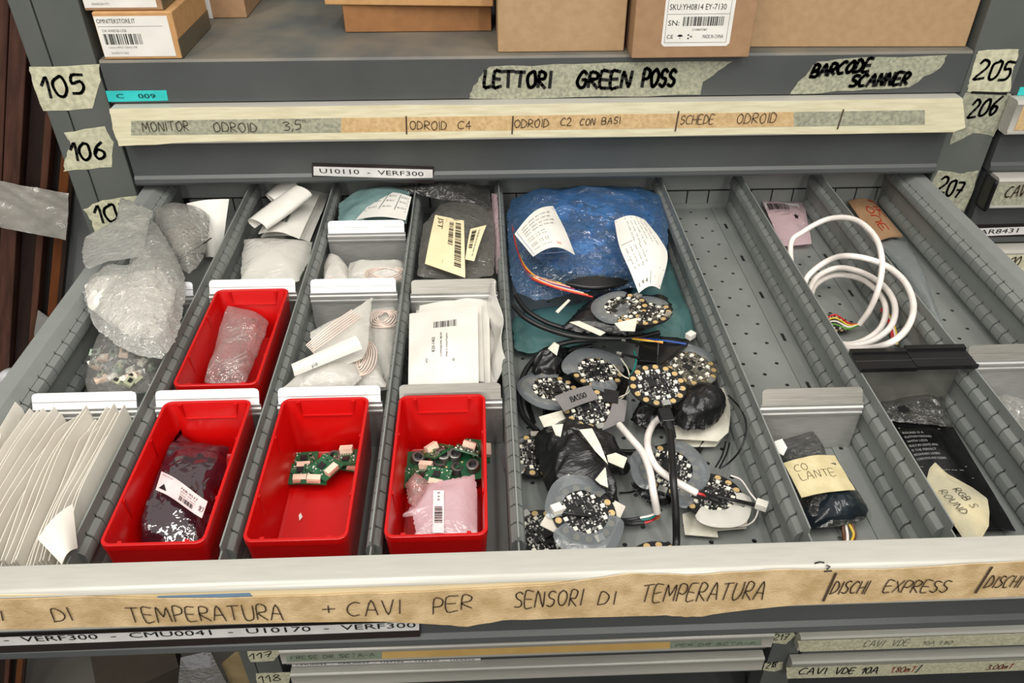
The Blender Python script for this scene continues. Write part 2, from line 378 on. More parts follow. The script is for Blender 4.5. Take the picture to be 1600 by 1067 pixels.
def glyphs(text):
    if text in FC: return FC[text]
    cu = bpy.data.curves.new('t', 'FONT'); cu.body = text; cu.size = 1; cu.resolution_u = 2; o = bpy.data.objects.new('t', cu)
    me = o.to_mesh(); vs = [(p.co.x, p.co.y) for p in me.vertices]; fs = [tuple(p.vertices) for p in me.polygons]; o.to_mesh_clear()
    bpy.data.objects.remove(o); bpy.data.curves.remove(cu)
    FC[text] = (vs, fs); return FC[text]
def printed(mb, text, mp, u0, v0, u1, h, m):
    vs, fs = glyphs(text)
    if not vs: return
    x0 = min(p[0] for p in vs); x1 = max(p[0] for p in vs); k = (u1 - u0) / max(x1 - x0, 1e-6); kv = h / .7
    mb.add([mp(u0 + (p[0] - x0) * k, v0 + p[1] * kv) for p in vs], fs, m)
def bars(mb, mp, u0, v0, u1, v1, m, n=28, vert=True):
    t = 0; R = random.Random(n)
    W_ = [R.choice((1, 1, 2, 3)) for _ in range(n * 2)]; S = sum(W_); a = 0
    for i, k in enumerate(W_):
        if i % 2 == 0:
            lo, hi = a / S, (a + k) / S
            if vert: q = [(u0 + (u1 - u0) * lo, v0), (u0 + (u1 - u0) * hi, v0), (u0 + (u1 - u0) * hi, v1), (u0 + (u1 - u0) * lo, v1)]
            else: q = [(u0, v0 + (v1 - v0) * lo), (u1, v0 + (v1 - v0) * lo), (u1, v0 + (v1 - v0) * hi), (u0, v0 + (v1 - v0) * hi)]
            mb.face([mp(*p) for p in q], m)
        a += k
def rect(mb, mp, u0, v0, u1, v1, m): mb.face([mp(u0, v0), mp(u1, v0), mp(u1, v1), mp(u0, v1)], m)
def plane_map(Y, off=.0006): return lambda u, v: V((u, Y - off, v))
def pxplane(pts, Y): return [py(x, y, Y) for x, y in pts]
def hw(mb, text, Y, a, b_, hpx, sw, m, off=.0009, slant=.08):
    """handwriting on the vertical plane Y with its baseline from pixel a to pixel b"""
    A = py(a[0], a[1], Y); B = py(b_[0], b_[1], Y); T = py(a[0], a[1] - hpx, Y)
    handwrite(mb, text, plane_map(Y, off), A.x, A.z, B.x, T.z - A.z, sw, m, slant=slant, dv=B.z - A.z)
def pr(mb, text, Y, a, b_, hpx, m, off=.0009):
    A = py(a[0], a[1], Y); B = py(b_[0], b_[1], Y); T = py(a[0], a[1] - hpx, Y)
    sl = (B.z - A.z) / (B.x - A.x)
    printed(mb, text, lambda u, v: V((u, Y - off, v + (u - A.x) * sl)), A.x, A.z, B.x, T.z - A.z, m)
def torn(pts, Y, th, mb, m, jag=1.2, sub=4):
    """a strip of tape stuck on the vertical plane Y; outline in pixels, edges torn"""
    P = pxplane(pts, Y); out = []
    for a, b_ in zip(P, P[1:] + P[:1]):
        for k in range(sub): out.append(a.lerp(b_, k / sub) + (V((rnd.uniform(-1, 1), 0, rnd.uniform(-1, 1))) * jag * .001 if k else V()))
    mb.prism([p + V((0, -.0001, 0)) for p in out], (0, -th, 0), m)

# ------------------------------------------------------------------ setting
FZ = -1.35
mb = MB(); mb.box(-2.2, 2.2, -1.0, 2.0, FZ - .02, FZ, FLOORM); mb.build('floor', kind='structure')
mb = MB(); mb.box(-2.2, 2.2, 1.98, 2.0, FZ, 1.2, mat('wall_paint', (150, 148, 142), .8, 0, None, 5)); mb.build('wall_back', kind='structure')

# ------------------------------------------------------------------ cabinets
cab = thing('drawer_cabinet', (0, .9, FZ), 'tall grey drawer cabinet holding the open drawer, left post taped 105 to 118', 'cabinet')
PF = .902
def cpart(parent, name, x0, x1, y0, y1, z0, z1, m, bev=.0015, label=None):
    mb = MB(); mb.box(x0, x1, y0, y1, z0, z1, m); return mb.build(name, parent, bevel=bev, label=label)
cpart(cab, 'corner_post', -.536, -.4885, PF, .95, FZ, .75, POST)
cpart(cab, 'side_panel', -.5605, -.5375, PF + .0002, 1.64, FZ, .75, POST)
cpart(cab, 'side_panel', .512, .515, .955, 1.64, FZ, .75, POST)
cpart(cab, 'back_panel', -.537, .512, 1.63, 1.64, FZ, .75, FRONT)
cpart(cab, 'base_plinth', -.5365, .5115, .96, 1.625, FZ, FZ + .06, FRONT)
cpart(cab, 'side_flange', -.72, -.561, 1.034, 1.037, -.45, .75, mat('mid_grey_panel', (128, 130, 131), .5, 0, None, 12))
cab2 = thing('drawer_cabinet', (1.06, .9, FZ), 'right-hand grey drawer cabinet cut by the frame, numbered 205 to 218 on its post', 'cabinet')
cpart(cab2, 'corner_post', .4865, .546, PF, .95, FZ, .75, POST)
cpart(cab2, 'side_panel', .517, .52, .955, 1.64, FZ, .75, POST)
cpart(cab2, 'back_panel', .521, 1.58, 1.63, 1.64, FZ, .75, FRONT)
cpart(cab2, 'side_panel', 1.55, 1.58, .903, 1.628, FZ, .75, POST)
cpart(cab2, 'base_plinth', .521, 1.549, .96, 1.625, FZ, FZ + .06, FRONT)

def tape_on(parent, outline, Y, text, a, b_, h, sw, m=TAPE, label=None, ink=INK, slant=.08):
    mb = MB(); torn(outline, Y, .0003, mb, m)
    for t, a_, b2, h_ in (text if isinstance(text, list) else [(text, a, b_, h)]): hw(mb, t, Y, a_, b2, h_, sw, ink, slant=slant)
    return mb.build('tape_label', parent, label=label)
tape_on(cab, [(46, 104), (156, 100), (158, 125), (145, 169), (68, 173), (50, 125)], PF, '105', (70, 152), (134, 146), 30, .0032, label='torn masking tape marked 105')
tape_on(cab, [(100, 207), (164, 197), (178, 222), (175, 261), (99, 268), (102, 248), (111, 226)], PF, '106', (114, 250), (164, 246), 25, .0032, label='torn masking tape marked 106')
tape_on(cab, [(130, 327), (160, 313), (215, 306), (214, 330), (205, 380), (148, 372), (144, 345)], PF, '107', (152, 349), (208, 342), 26, .0032, label='torn masking tape marked 107, half behind a clear bag')
tape_on(cab, [(384, 1013), (436, 1012), (440, 1018), (428, 1032), (392, 1034)], PF, '117', (391, 1030), (425, 1025), 8, .0022, label='masking tape marked 117')
tape_on(cab, [(400, 1052), (456, 1050), (452, 1066), (447, 1085), (404, 1087)], PF, '118', (405, 1066), (438, 1063), 10, .0022, label='masking tape marked 118')
for lab, out, t, a, b_, h in (('205', [(1524, 92), (1528, 80), (1592, 77), (1590, 90), (1583, 108), (1578, 143), (1511, 143), (1514, 125)], '205', (1522, 122), (1574, 125), 28),
                              ('206', [(1508, 145), (1580, 146), (1572, 180), (1552, 213), (1520, 208), (1484, 226), (1490, 200), (1500, 175)], '206', (1511, 183), (1553, 178), 26),
                              ('207', [(1466, 266), (1498, 271), (1529, 266), (1523, 290), (1505, 330), (1450, 300)], '207', (1464, 298), (1497, 310), 24),
                              ('217', [(1205, 990), (1240, 988), (1243, 993), (1228, 1006), (1204, 1004)], '217', (1207, 1000), (1229, 999), 9),
                              ('218', [(1195, 1036), (1224, 1034), (1222, 1045), (1210, 1049), (1192, 1047)], '218', (1196, 1044), (1211, 1042), 9)):
    mb = MB(); torn(out, PF, .0003, mb, TAPEG if lab in ('206', '207') else TAPE)
    hw(mb, t, PF, a, b_, h, .003 if h > 12 else .002, INK)
    if lab == '205': hw(mb, '-', PF, (1514, 154), (1567, 156), 20, .003, INK)
    mb.build('tape_label', cab2, label='masking tape marked ' + lab)

def rail_profile(Yp, zt): return [(Yp + a, zt + c) for a, c in ((-.0002, 0), (-.016, .0003), (-.0192, -.001), (-.0205, -.0038), (-.0196, -.0052), (-.0196, -.0352), (-.0207, -.0365), (-.0205, -.0392), (-.018, -.0408), (-.003, -.0405), (-.0002, -.037))]
def front_profile(Yp, zt, h, th=.022): return [(Yp, zt - .001), (Yp, zt - h + .0125), (Yp - .003, zt - h + .009), (Yp - .0036, zt - h + .004), (Yp - .002, zt - h + .0008), (Yp + th, zt - h + .0008), (Yp + th, zt - .001)]
def closed_drawer(label, x0, x1, zt, h, rails=(0, 0), tray=True, group=None, Yp=.9, railmat=RAIL):
    t = thing('cabinet_drawer', ((x0 + x1) / 2, Yp, zt - h), label, 'drawer', group)
    mb = MB(); mb.profile(front_profile(Yp, zt, h), x0, x1, FRONT); mb.build('front_panel', t, smooth=30)
    mb = MB(); mb.profile(rail_profile(Yp, zt), x0 + rails[0], x1 + rails[1], railmat); mb.build('handle_rail', t, smooth=50)
    if tray:
        mb = MB(); mb.box(x0 + .012, x1 - .012, Yp + .0225, Yp + .62, zt - h + .012, zt - .012, FRONT); mb.build('tray', t)
    return t
def strip_label(parent, Y, tl, tr_, br, bl, texts, holder=True, label=None):
    if holder:
        mb = MB(); mb.prism(pxplane([(tl[0] - 2, tl[1] - 6), (tr_[0] + 2, tr_[1] - 5), (br[0] + 2, br[1] + 5), (bl[0] - 2, bl[1] + 6)], Y), (0, -.003, 0), mat('dark_label_holder', (36, 28, 26), .35)); parent = mb.build('label_holder', parent)
    mb = MB(); mb.prism(pxplane([tl, tr_, br, bl], Y - .0031), (0, -.0003, 0), WPLAST)
    for t, a, b_, h in texts: pr(mb, t, Y - .0034, a, b_, h, INK, off=.0004)
    return mb.build('label_strip', parent, label=label)

# drawer 106: closed, just above the open one
d106 = closed_drawer('closed grey drawer just above the open one, pale taped handle reading MONITOR ODROID', -.4835, .4855, .1125, .1, (.003, -.006))
YR = .9 - .0207
mb = MB(); torn([(171, 170), (500, 166), (1000, 160), (1503, 153), (1508, 199), (1491, 206), (1100, 211), (860, 214), (520, 218), (300, 222), (186, 228), (176, 200)], YR, .0004, mb, CREAM, jag=.7)
tl = lambda x, q: (x, q - .0134 * (x - 180))
for xa, xb, m in ((205, 533, TAPEG), (533, 636, TAPEO), (636, 800, TAPEO), (800, 1040, TAPEO), (1040, 1240, TAPEO), (1240, 1445, TAPEG)):
    mb.prism(pxplane([tl(xa, 189), tl(xb, 189), tl(xb, 212), tl(xa, 212)], YR - .00042), (0, -.0002, 0), m)
Yh = YR - .0006
for t, a, b_, h in (('MONITOR', (224, 205), (296, 203), 14), ('ODROID', (335, 205), (402, 206), 14), ('3,5"', (444, 204), (478, 200), 14), ('|', (634, 204), (637, 204), 18), ('ODROID', (641, 202), (698, 202), 13), ('C4', (716, 201), (736, 201), 12), ('|', (799, 204), (802, 204), 18),
                    ('ODROID', (804, 199), (857, 198), 12), ('C2', (876, 196), (892, 196), 12), ('CON', (906, 195), (929, 195), 10), ('BASI', (940, 194), (968, 192), 10), ('|', (1054, 199), (1058, 199), 20), ('SCHEDE', (1062, 194), (1114, 193), 14), ('ODROID', (1150, 193), (1211, 191), 15), ('|', (1308, 196), (1312, 196), 20)):
    hw(mb, t, Yh, a, b_, h, .00085 if t != '|' else .0016, PEN, slant=.06 if t != '|' else .03)
mb.build('label_tape', d106, label='pale tape over tan strips with pen notes')
strip_label(d106, .9, (490, 260), (676, 265), (676, 280), (490, 274), [('U10110  -  VERF300', (500, 270), (662, 275), 7)], label='white printed strip reading U10110 - VERF300')

# pull-out shelf 105 above it
sh = thing('pull_out_shelf', (0, .9, .1135), 'grey pull-out shelf carrying cardboard boxes, tape on its edge reading LETTORI GREEN POSS', 'shelf')
mb = MB(); mb.prism([(-.4845, y, z) for y, z in ((.9, .1135), (.9, .158), (.902, .1605), (.906, .1608), (1.6, .1608), (1.6, .156), (.92, .156), (.92, .1135))], (.969, 0, 0), DUSTY); mb.build('shelf_tray', sh, smooth=30)
mb = MB(); mb.box(-.4843, .4843, .8994, .8999, .1137, .1578, FRONT); mb.build('shelf_edge', sh)
mb = MB(); torn([(765, 104), (900, 100), (1144, 96), (1130, 106), (1098, 128), (1094, 148), (1000, 151), (733, 154), (738, 140), (748, 122)], .8993, .0003, mb, TAPEG)
for t, a, b_, h in (('LETTORI', (757, 135), (858, 136), 24), ('GREEN', (901, 136), (983, 136), 24), ('POSS', (1003, 134), (1052, 134), 25)): hw(mb, t, .8990, a, b_, h, .0036, INK)
mb.build('tape_label', sh, label='grey torn tape reading LETTORI GREEN POSS')
mb = MB(); torn([(1278, 96), (1340, 90), (1480, 86), (1470, 105), (1420, 136), (1330, 142), (1234, 147), (1250, 125)], .8993, .0003, mb, TAPEG)
for t, a, b_, h in (('BARCODE', (1266, 120), (1356, 110), 18), ('SCANNER', (1326, 135), (1416, 131), 18)): hw(mb, t, .8990, a, b_, h, .0036, INK, slant=.2)
mb.build('tape_label', sh, label='grey torn tape reading BARCODE SCANNER')
mb = MB(); mb.prism(pxplane([(165, 142), (260, 141), (263, 157), (170, 159)], .8993), (0, -.0004, 0), CYAN); pr(mb, 'C    009', .8988, (183, 153), (244, 153), 7, INK)
mb.build('label_sticker', sh, label='turquoise sticker reading C 009')

# drawers 117 and 118 low in the same cabinet
d117 = closed_drawer('low drawer numbered 117, handle with sage and tan yellow label, under the open drawer', -.4745, .471, -.9365, .074)
mb = MB(); Y7 = .9 - .0199
for xa, xb, m in ((448, 597, GREENT), (597, 1047, YELLOW), (1047, 1190, GREENT)):
    g = lambda x, q: (x, q - .0352 * (x - 448)); mb.prism(pxplane([g(xa, 1024), g(xb, 1024), g(xb, 1034), g(xa, 1034)], Y7), (0, -.0003, 0), m)
hw(mb, 'FRESE DR SCTA-A', Y7 - .0004, (455, 1030), (585, 1025), 5, .0012, GREYP); hw(mb, 'PER DR SCTA-A', Y7 - .0004, (1055, 1010), (1180, 1006), 4, .001, GREYP)
mb.build('label_tape', d117)
strip_label(d117, .9, (455, 1037), (751, 1028), (751, 1031.5), (457, 1041), [('CMU0043  -  CMU0047  -  U27106  -  U27120  -  U2A506', (462, 1040), (742, 1031), 2.2)], holder=False)
closed_drawer('lowest drawer in view, numbered 118, bare pale handle cut by the photo edge', -.4665, .467, -1.0165, .074)
# right cabinet drawers
XR0, XR1 = .553, 1.545
d206 = closed_drawer('right cabinet drawer beside tape 206, bare handle end at the frame edge', XR0, XR1, .109, .096, (-.008, 0))
mb = MB(); mb.box(XR0 - .0005, XR1, .9 - .0204, .9 - .0198, .0745, .103, TAPEO); mb.build('label_tape', d206)
mb = MB(); mb.box(XR0, XR0 + .07, .8985, .899, .1095, .119, CYAN); mb.build('label_sticker', cab2, label='turquoise sticker at the right frame edge')
d207 = closed_drawer('right cabinet drawer beside tape 207, black-capped handle reading CAVI', XR0 + .003, XR1, .0125, .1, (.003, 0))
mb = MB(); mb.box(.5505, .556, .874, .8985, -.030, .012, BLACKP); mb.build('end_cap', d207, bevel=.003, label='black plastic handle end cap')
mb = MB(); mb.box(.5575, XR1, .9 - .0204, .9 - .0198, -.0225, .0066, TAPEG); hw(mb, 'CAVI VDE', .9 - .0206, (1568, 309), (1640, 300), 17, .0016, PEN); mb.build('label_tape', d207)
strip_label(d207, .9, (1524, 357), (1690, 351), (1690, 362), (1529, 369), [('AR8431  -', (1529, 366), (1610, 362), 7)], label='white strip reading AR8431')
d208 = closed_drawer('right cabinet drawer under the AR8431 strip, handle with faded tape', XR0 + .003, XR1, -.0895, .1, (.003, 0))
mb = MB(); mb.box(.5575, XR1, .9 - .0204, .9 - .0198, -.1245, -.0955, TAPE); hw(mb, '00 - ', .9 - .0206, (1574, 416), (1610, 413), 14, .0014, PEN); mb.build('label_tape', d208)
d217 = closed_drawer('low right drawer beside tape 217, handle taped with faint CAVI VDE', .549, XR1, -.9515, .083, (-.024, 0))
mb = MB(); torn([(1246, 1001), (1600, 989), (1700, 985), (1700, 1003), (1600, 1007), (1400, 1013), (1250, 1018)], .9 - .0207, .0003, mb, TAPE, .6); hw(mb, 'CAVI  VDE', .9 - .0211, (1348, 1010), (1417, 1008), 9, .0012, GREYP); hw(mb, '10A 1.80', .9 - .0211, (1440, 1007), (1486, 1006), 5, .001, GREYP); mb.build('label_tape', d217)
d218 = closed_drawer('low right drawer beside tape 218, handle reading CAVI VDE 10A', .549, XR1, -1.0365, .083, (-.023, 0))
mb = MB(); torn([(1228, 1043), (1600, 1031), (1700, 1028), (1700, 1043), (1600, 1047), (1400, 1055), (1230, 1060)], .9 - .0207, .0003, mb, TAPE, .6)
hw(mb, 'CAVI', .9 - .0211, (1247, 1053), (1288, 1052), 9, .0026, INK); hw(mb, 'VDE', .9 - .0211, (1304, 1052), (1332, 1052), 9, .0026, INK); hw(mb, '10A', .9 - .0211, (1344, 1052), (1369, 1051), 9, .0026, INK)
hw(mb, '1.80mT', .9 - .0211, (1390, 1050), (1428, 1049), 8, .0018, REDINK); hw(mb, '/', .9 - .0211, (1431, 1049), (1434, 1049), 9, .0024, INK); hw(mb, '3.00mT', .9 - .0211, (1540, 1046), (1580, 1044), 7, .0018, REDINK)
mb.build('label_tape', d218)

# ------------------------------------------------------------------ the open drawer
WB = .102; XL = -.459; XRt = .459; YB = .962; YI = .352; FL = -.0615; YP = .341; ZT = .0125
od = thing('open_drawer', (0, YP, ZT - .1), 'wide open grey drawer full of bins, bags and circuit boards, tan taped front', 'drawer')
def roll(mb, xs, y0, zc, hh, dp, sg, m=STEEL, L=.0152):
    """one slotted roll on the plate face x = xs bulging towards sg"""
    prof = [(0, -hh), (dp * .55, -hh * .8), (dp * .95, -hh * .35), (dp, .1 * hh), (dp * .75, hh * .65), (dp * .2, hh), (0, hh)]
    mb.prism([(xs + sg * a, y0, zc + c) for a, c in prof], (0, L, 0), m)
    xe = xs + sg * .00025   # dark face on the plate, painted for the shade in the cut between rolls
    mb.face([(xe, y0 + L + .0002, zc - hh * .9), (xe, y0 + L + .0014, zc - hh * .9), (xe, y0 + L + .0014, zc + hh), (xe, y0 + L + .0010, zc + hh + .0035), (xe, y0 + L + .0006, zc + hh + .0035), (xe, y0 + L + .0002, zc + hh)], SLOT)
# floor with real round holes under the right-hand bays
mb = MB(); P_ = .017; hr = .0021; gx0 = -.459 + 24 * P_ - P_ / 2
mb.box(XL, gx0, YP + .003, YB, FL - .0012, FL, STEEL)
for i in range(24, 55):
    cx = -.459 + i * P_
    for j in range(-3, 35):
        cy = .9139 - j * P_
        x0, x1 = cx - P_ / 2, min(cx + P_ / 2, XRt); y0, y1 = max(cy - P_ / 2, YP + .003), min(cy + P_ / 2, YB)
        if y1 - y0 < .001 or x1 - x0 < .001: continue
        if (i + j) % 2 and y1 - y0 > .016 and x1 - x0 > .016:
            ring = [(cx + hr * math.cos(math.pi / 4 * k), cy + hr * math.sin(math.pi / 4 * k)) for k in range(8)]
            sq = [(x1, cy), (x1, y1), (cx, y1), (x0, y1), (x0, cy), (x0, y0), (cx, y0), (x1, y0)]
            for k in range(8):
                k2 = (k + 1) % 8; mb.face([(*sq[k], FL), (*sq[k2], FL), (*ring[k2], FL), (*ring[k], FL)], STEEL)
                mb.face([(*ring[k], FL), (*ring[k2], FL), (*ring[k2], FL - .0015), (*ring[k], FL - .0015)], FRONT)
        else: mb.face([(x0, y0, FL), (x1, y0, FL), (x1, y1, FL), (x0, y1, FL)], STEEL)
mb.build('floor_pan', od, label='perforated grey steel floor', merge=True)
for sg in (-1, 1):
    mb = MB(); X = lambda a: sg * a
    prof = [(.459, FL), (.459, -.002), (.4655, .0045), (.4662, .0052), (.481, .0052), (.4825, .0038), (.4825, -.07), (.4812, -.07), (.4812, .0036), (.467, .0036), (.4604, -.0028), (.4604, FL)]
    mb.prism([(X(a), YP + .0026, z) for a, z in prof], (0, YB - YP, 0), STEEL)
    for k in range(34):
        for zc in (-.0115, -.049): roll(mb, X(.4592), YI + .018 + k * P_, zc, .0085, .0062, -sg)
    mb.build('side_wall', od, smooth=25, label='slotted %s side wall' % ('left' if sg < 0 else 'right'))
mb = MB(); mb.box(XL, XRt, YB, YB + .0015, FL, -.004, STEEL); mb.box(XL, XRt, YB - .004, YB, FL, FL + .007, STEEL)
mb.box(XL, XRt, YB - .0004, YB - .0001, -.057, -.0355, INK)  # black backing strip paints the shade into the gaps between the blocks
for k in range(33): mb.box(XL + .0085 + k * .0283, XL + .035 + k * .0283, YB - .0025, YB - .0005, -.0555, -.037, STEEL)
mb.build('back_wall', od, bevel=.0006)
mb = MB(); mb.profile(front_profile(YP, ZT, .1, .0015), -.4835, .4855, FRONT); mb.box(-.48, .48, YP + .0016, YP + .0024, FL, ZT - .003, STEEL); mb.build('front_panel', od, smooth=30)
mb = MB(); mb.profile([(YP + .0014, ZT - .0008), (YP + .0014, ZT)] + rail_profile(YP, ZT)[1:], -.4805, .4795, RAIL); mb.build('handle_rail', od, smooth=50)
YT = YP - .0208
mb = MB()
mb.prism(pxplane([(-200, 931), (300, 925), (690, 909), (1100, 897), (1700, 880), (1700, 905), (1100, 922), (690, 935), (300, 950), (-200, 960)], YT + .0014), (0, -.0006, 0), mat('cream_inner_tape', (232, 214, 176), .5, 0, (220, 198, 152), 12))
mb.prism(pxplane([(245, 931), (390, 926), (397, 934), (250, 936)], YT + .0007), (0, -.0002, 0), mat('blue_paper_scrap', (112, 140, 168), .6))
torn([(-200, 940), (0, 936), (130, 931), (250, 934), (395, 932), (540, 927), (640, 924), (700, 921), (860, 913), (985, 895), (1075, 898), (1160, 893), (1230, 889), (1380, 889), (1520, 880), (1600, 876), (1750, 872), (1750, 924), (1600, 930), (1400, 938), (1250, 944), (1140, 955), (1098, 962), (1072, 963), (1040, 960), (1010, 961), (830, 967), (785, 968), (730, 978), (690, 975), (600, 970), (400, 973), (200, 978), (0, 982), (-200, 986)], YT, .0005, mb, TAPEM, jag=.6, sub=3)
tw = YT - .0006
for t, a, b_, h in (('I', (-8, 968), (8, 968), 16), ('DI', (86, 969), (115, 968), 20), ('TEMPERATURA', (205, 971), (443, 966), 23), ('+', (505, 958), (524, 957), 15), ('CAVI', (545, 961), (625, 957), 22), ('PER', (676, 957), (738, 949), 22), ('SENSORI', (803, 948), (907, 944), 24), ('DI', (934, 943), (958, 942), 20), ('TEMPERATURA', (1000, 939), (1190, 934), 26), ('|', (1287, 930), (1292, 930), 28), ('DISCHI', (1296, 926), (1350, 926), 19), ('EXPRESS', (1378, 924), (1476, 924), 18), ('|', (1526, 918), (1530, 918), 26), ('DISCHI', (1536, 917), (1588, 916), 18)):
    hw(mb, t, tw, a, b_, h, .0009 if t != '|' else .0018, PEN, slant=.06 if t != '|' else .03)
mb.build('label_tape', od, label='long wavy tan tape reading DI TEMPERATURA + CAVI PER SENSORI DI TEMPERATURA')
strip_label(od, YP, (-40, 997), (655, 971), (655, 984), (-40, 1010), [('-  VERF300  -  CMU0041  -  U10170  -  VERF300', (8, 1003), (650, 979.5), 8)], label='white strip reading VERF300 - CMU0041 - U10170')
mb = MB(); zt = ZT + .0007
for pts in ([(1273, 880), (1281, 878), (1288, 879)], [(1291, 883), (1297, 885), (1292, 890)], [(1288, 893), (1300, 892)]):
    mb.tube([pz(x, y, zt - (.0008 if y > 888 else 0)) for x, y in pts], .0005, INK, 5)
mb.build('pen_mark', od, label='small black pen marks on the handle top', kind=None)
# slotted divider plates
ORD = ['first', 'second', 'third', 'fourth', 'fifth', 'sixth', 'seventh']
DL = ['beside the upright white envelopes', 'left of the red bin with few boards', 'left of the pink torn bag', 'between the red bins and the round boards', 'right of the round circuit boards', 'left of the white cable coil', 'right of the white cable coil']
for n, k in enumerate((1, 2, 3, 4, 6, 7, 8)):
    x = XL + k * WB; mb = MB()
    mb.box(x - .0006, x + .0006, YI + .012, YB - .005, FL + .0005, 0, STEEL)
    mb.prism([(x - .0006, YI + .012, FL + .0005), (x + .0006, YI + .012, FL + .0005), (x + .0006, YI + .0005, FL + .0005), (x - .0006, YI + .0005, FL + .0005)], (0, 0, .0555), STEEL)
    for sg in (-1, 1):
        for j in range(34):
            for zc in (-.0185, -.0525): roll(mb, x + sg * .0006, YI + .018 + j * P_, zc, .0078, .0052, sg)
    if k in (7, 8):
        x0 = x - .022; ys = [(.50, .514), (.58, .594), (.66, .674), (.74, .754), (.82, .834), (.90, .914)]; y = YI + .002
        for a, b_ in ys + [(YB - .006, None)]:
            mb.box(x0, x - .0007, y, a, FL + .0003, FL + .0012, STEEL)
            if b_: mb.face([(x0 + .006, a, FL + .0004), (x0 + .0095, a, FL + .0004), (x0 + .0095, b_, FL + .0004), (x0 + .006, b_, FL + .0004)], SLOT); mb.box(x0, x0 + .006, a, b_, FL + .0003, FL + .0012, STEEL); mb.box(x0 + .0095, x - .0007, a, b_, FL + .0003, FL + .0012, STEEL); y = b_  # dark faces painted for the shade seen down the foot slots
    mb.build('slotted_divider', smooth=25, label='%s slotted divider plate from the left, %s' % (ORD[n], DL[n]), cat='divider', group='long slotted dividers in the open drawer')
# aluminium cross dividers with label tabs
def partition(bay, Y0, m, label, w0=.008, w1=.008, plate=ALU, z0=FL + .001):
    xa, xb = XL + (bay - 1) * WB + w0, XL + bay * WB - w1
    t = thing('cross_divider', ((xa + xb) / 2, Y0, z0), label, 'cross divider', 'cross dividers with label tabs')
    prof = [(Y0, z0), (Y0, -.021), (Y0 - .002, -.0195), (Y0 - .0022, -.0175), (Y0, -.0165), (Y0 - .0015, -.015), (Y0 - .0015, -.0125), (Y0, -.0115), (Y0, -.009)]
    fr = prof + [(a + .001, c) for a, c in prof[::-1]]
    mb = MB(); mb.profile(fr, xa - .0012, xb + .0012, plate); mb.build('plate', t, smooth=30)
    d = V((0, .0075, .0125)); nrm = V((0, .0008, -.0005)); s = V((0, Y0, -.0095)); rr = .003; P = []
    L_ = xb - xa
    pts = [(0, 0), (L_, 0), (L_, 1 - .2), (L_ - .0012, .94), (L_ - .004, 1), (.004, 1), (.0012, .94), (0, .8)]
    mb = MB(); mb.prism([V((xa + a, 0, 0)) + s + d * c for a, c in pts], nrm, m)
    gro = s + d * .45 - nrm * .15; mb.prism([V((xa, 0, 0)) + gro, V((xb, 0, 0)) + gro, V((xb, 0, 0)) + gro + d * .03, V((xa, 0, 0)) + gro + d * .03], -nrm * .3, TABG)
    mb.build('label_tab', t); return t
partition(1, .52, TAB, 'cross divider right behind the upright white envelopes, white tab')
partition(1, .69, TAB, 'cross divider mostly hidden behind the crinkled clear bag, white tab end showing')
partition(2, .52, TAB, 'cross divider behind the red bin holding the shiny label bag')
partition(2, .6925, TAB, 'cross divider behind the rear red bin, white tab')
partition(3, .52, TAB, 'cross divider behind the red bin with few green boards')
partition(3, .69, TAB, 'middle cross divider in the third lane, in front of coil bags')
partition(3, .813, TAB, 'rearmost cross divider below the teal bag with the white form')
partition(4, .52, TABG, 'cross divider behind the red bin with the pink torn bag, grey tab')
partition(4, .685, TABG, 'cross divider between the cream sticker bag and the white bag stack')
partition(7, .503, TABG, 'grey cross divider behind the taped bag in the perforated lane')
mb = MB(); Yq = .545; xa, xb = XL + 7 * WB, XL + 8 * WB
mb.box(xa + .0072, xb - .0072, Yq, Yq + .001, FL + .001, -.006, mat('hazy_partition', (128, 128, 122), .22, .55, (112, 112, 106), 30)); mb.build('cross_divider', label='hazy cross divider under the black edge strips', cat='cross divider', group='cross dividers with label tabs')
partition(9, .557, TABG, 'cross divider in the last lane at the right frame edge', w1=.006)

# ------------------------------------------------------------------ boxes on the shelf
SZ = .1612
def fbox(x0, x1, y0, y1, z0, z1, m, label, name='cardboard_box', rot=0, deco=None, group='cardboard boxes on the shelf'):
    c = V(((x0 + x1) / 2, (y0 + y1) / 2, z0)); t = thing(name, c, label, 'box', group)
    a, b_, h = (x1 - x0) / 2, (y1 - y0) / 2, z1 - z0
    mb = MB(); mb.box(-a, a, -b_, b_, 0, h, m); mb.build('carton', t, local=True, bevel=.0012)
    if deco: deco(t, a, b_, h)
    t.rotation_euler.z = rot; return t
def white_label(lines, code):
    def deco(t, a, b_, h):
        mp = lambda u, v: V((-a + u, -b_ - .0006, v))
        mb = MB(); mb.prism([(-a + .001, -b_ - .0001, .003), (a - .006, -b_ - .0001, .003), (a - .006, -b_ - .0001, h - .004), (-a + .001, -b_ - .0001, h - .004)], (0, -.0003, 0), PAPER)
        W_ = 2 * a
        printed(mb, lines[0], mp, .003, h - .011, W_ * .52, .0045, INK)
        rect(mb, mp, .003, h - .0145, W_ - .013, h - .0142, INK)
        printed(mb, lines[1], mp, .006, h - .020, W_ * .38, .0028, GREYP)
        bars(mb, mp, .006, h - .033, W_ * .56, h - .022, INK, 26)
        printed(mb, lines[2], mp, .008, h - .037, W_ * .46, .002, GREYP); printed(mb, lines[3], mp, .009, h - .043, W_ * .33, .002, GREYP)
        mb.build('box_label', t, local=True, label='white printed label')
        mb = MB(); mb.box(a - .0005, a + .0004, -b_, b_, .0008, h * .42, mat('brown_parcel_tape', (92, 82, 62), .3)); mb.build('parcel_tape', t, local=True)
    return deco
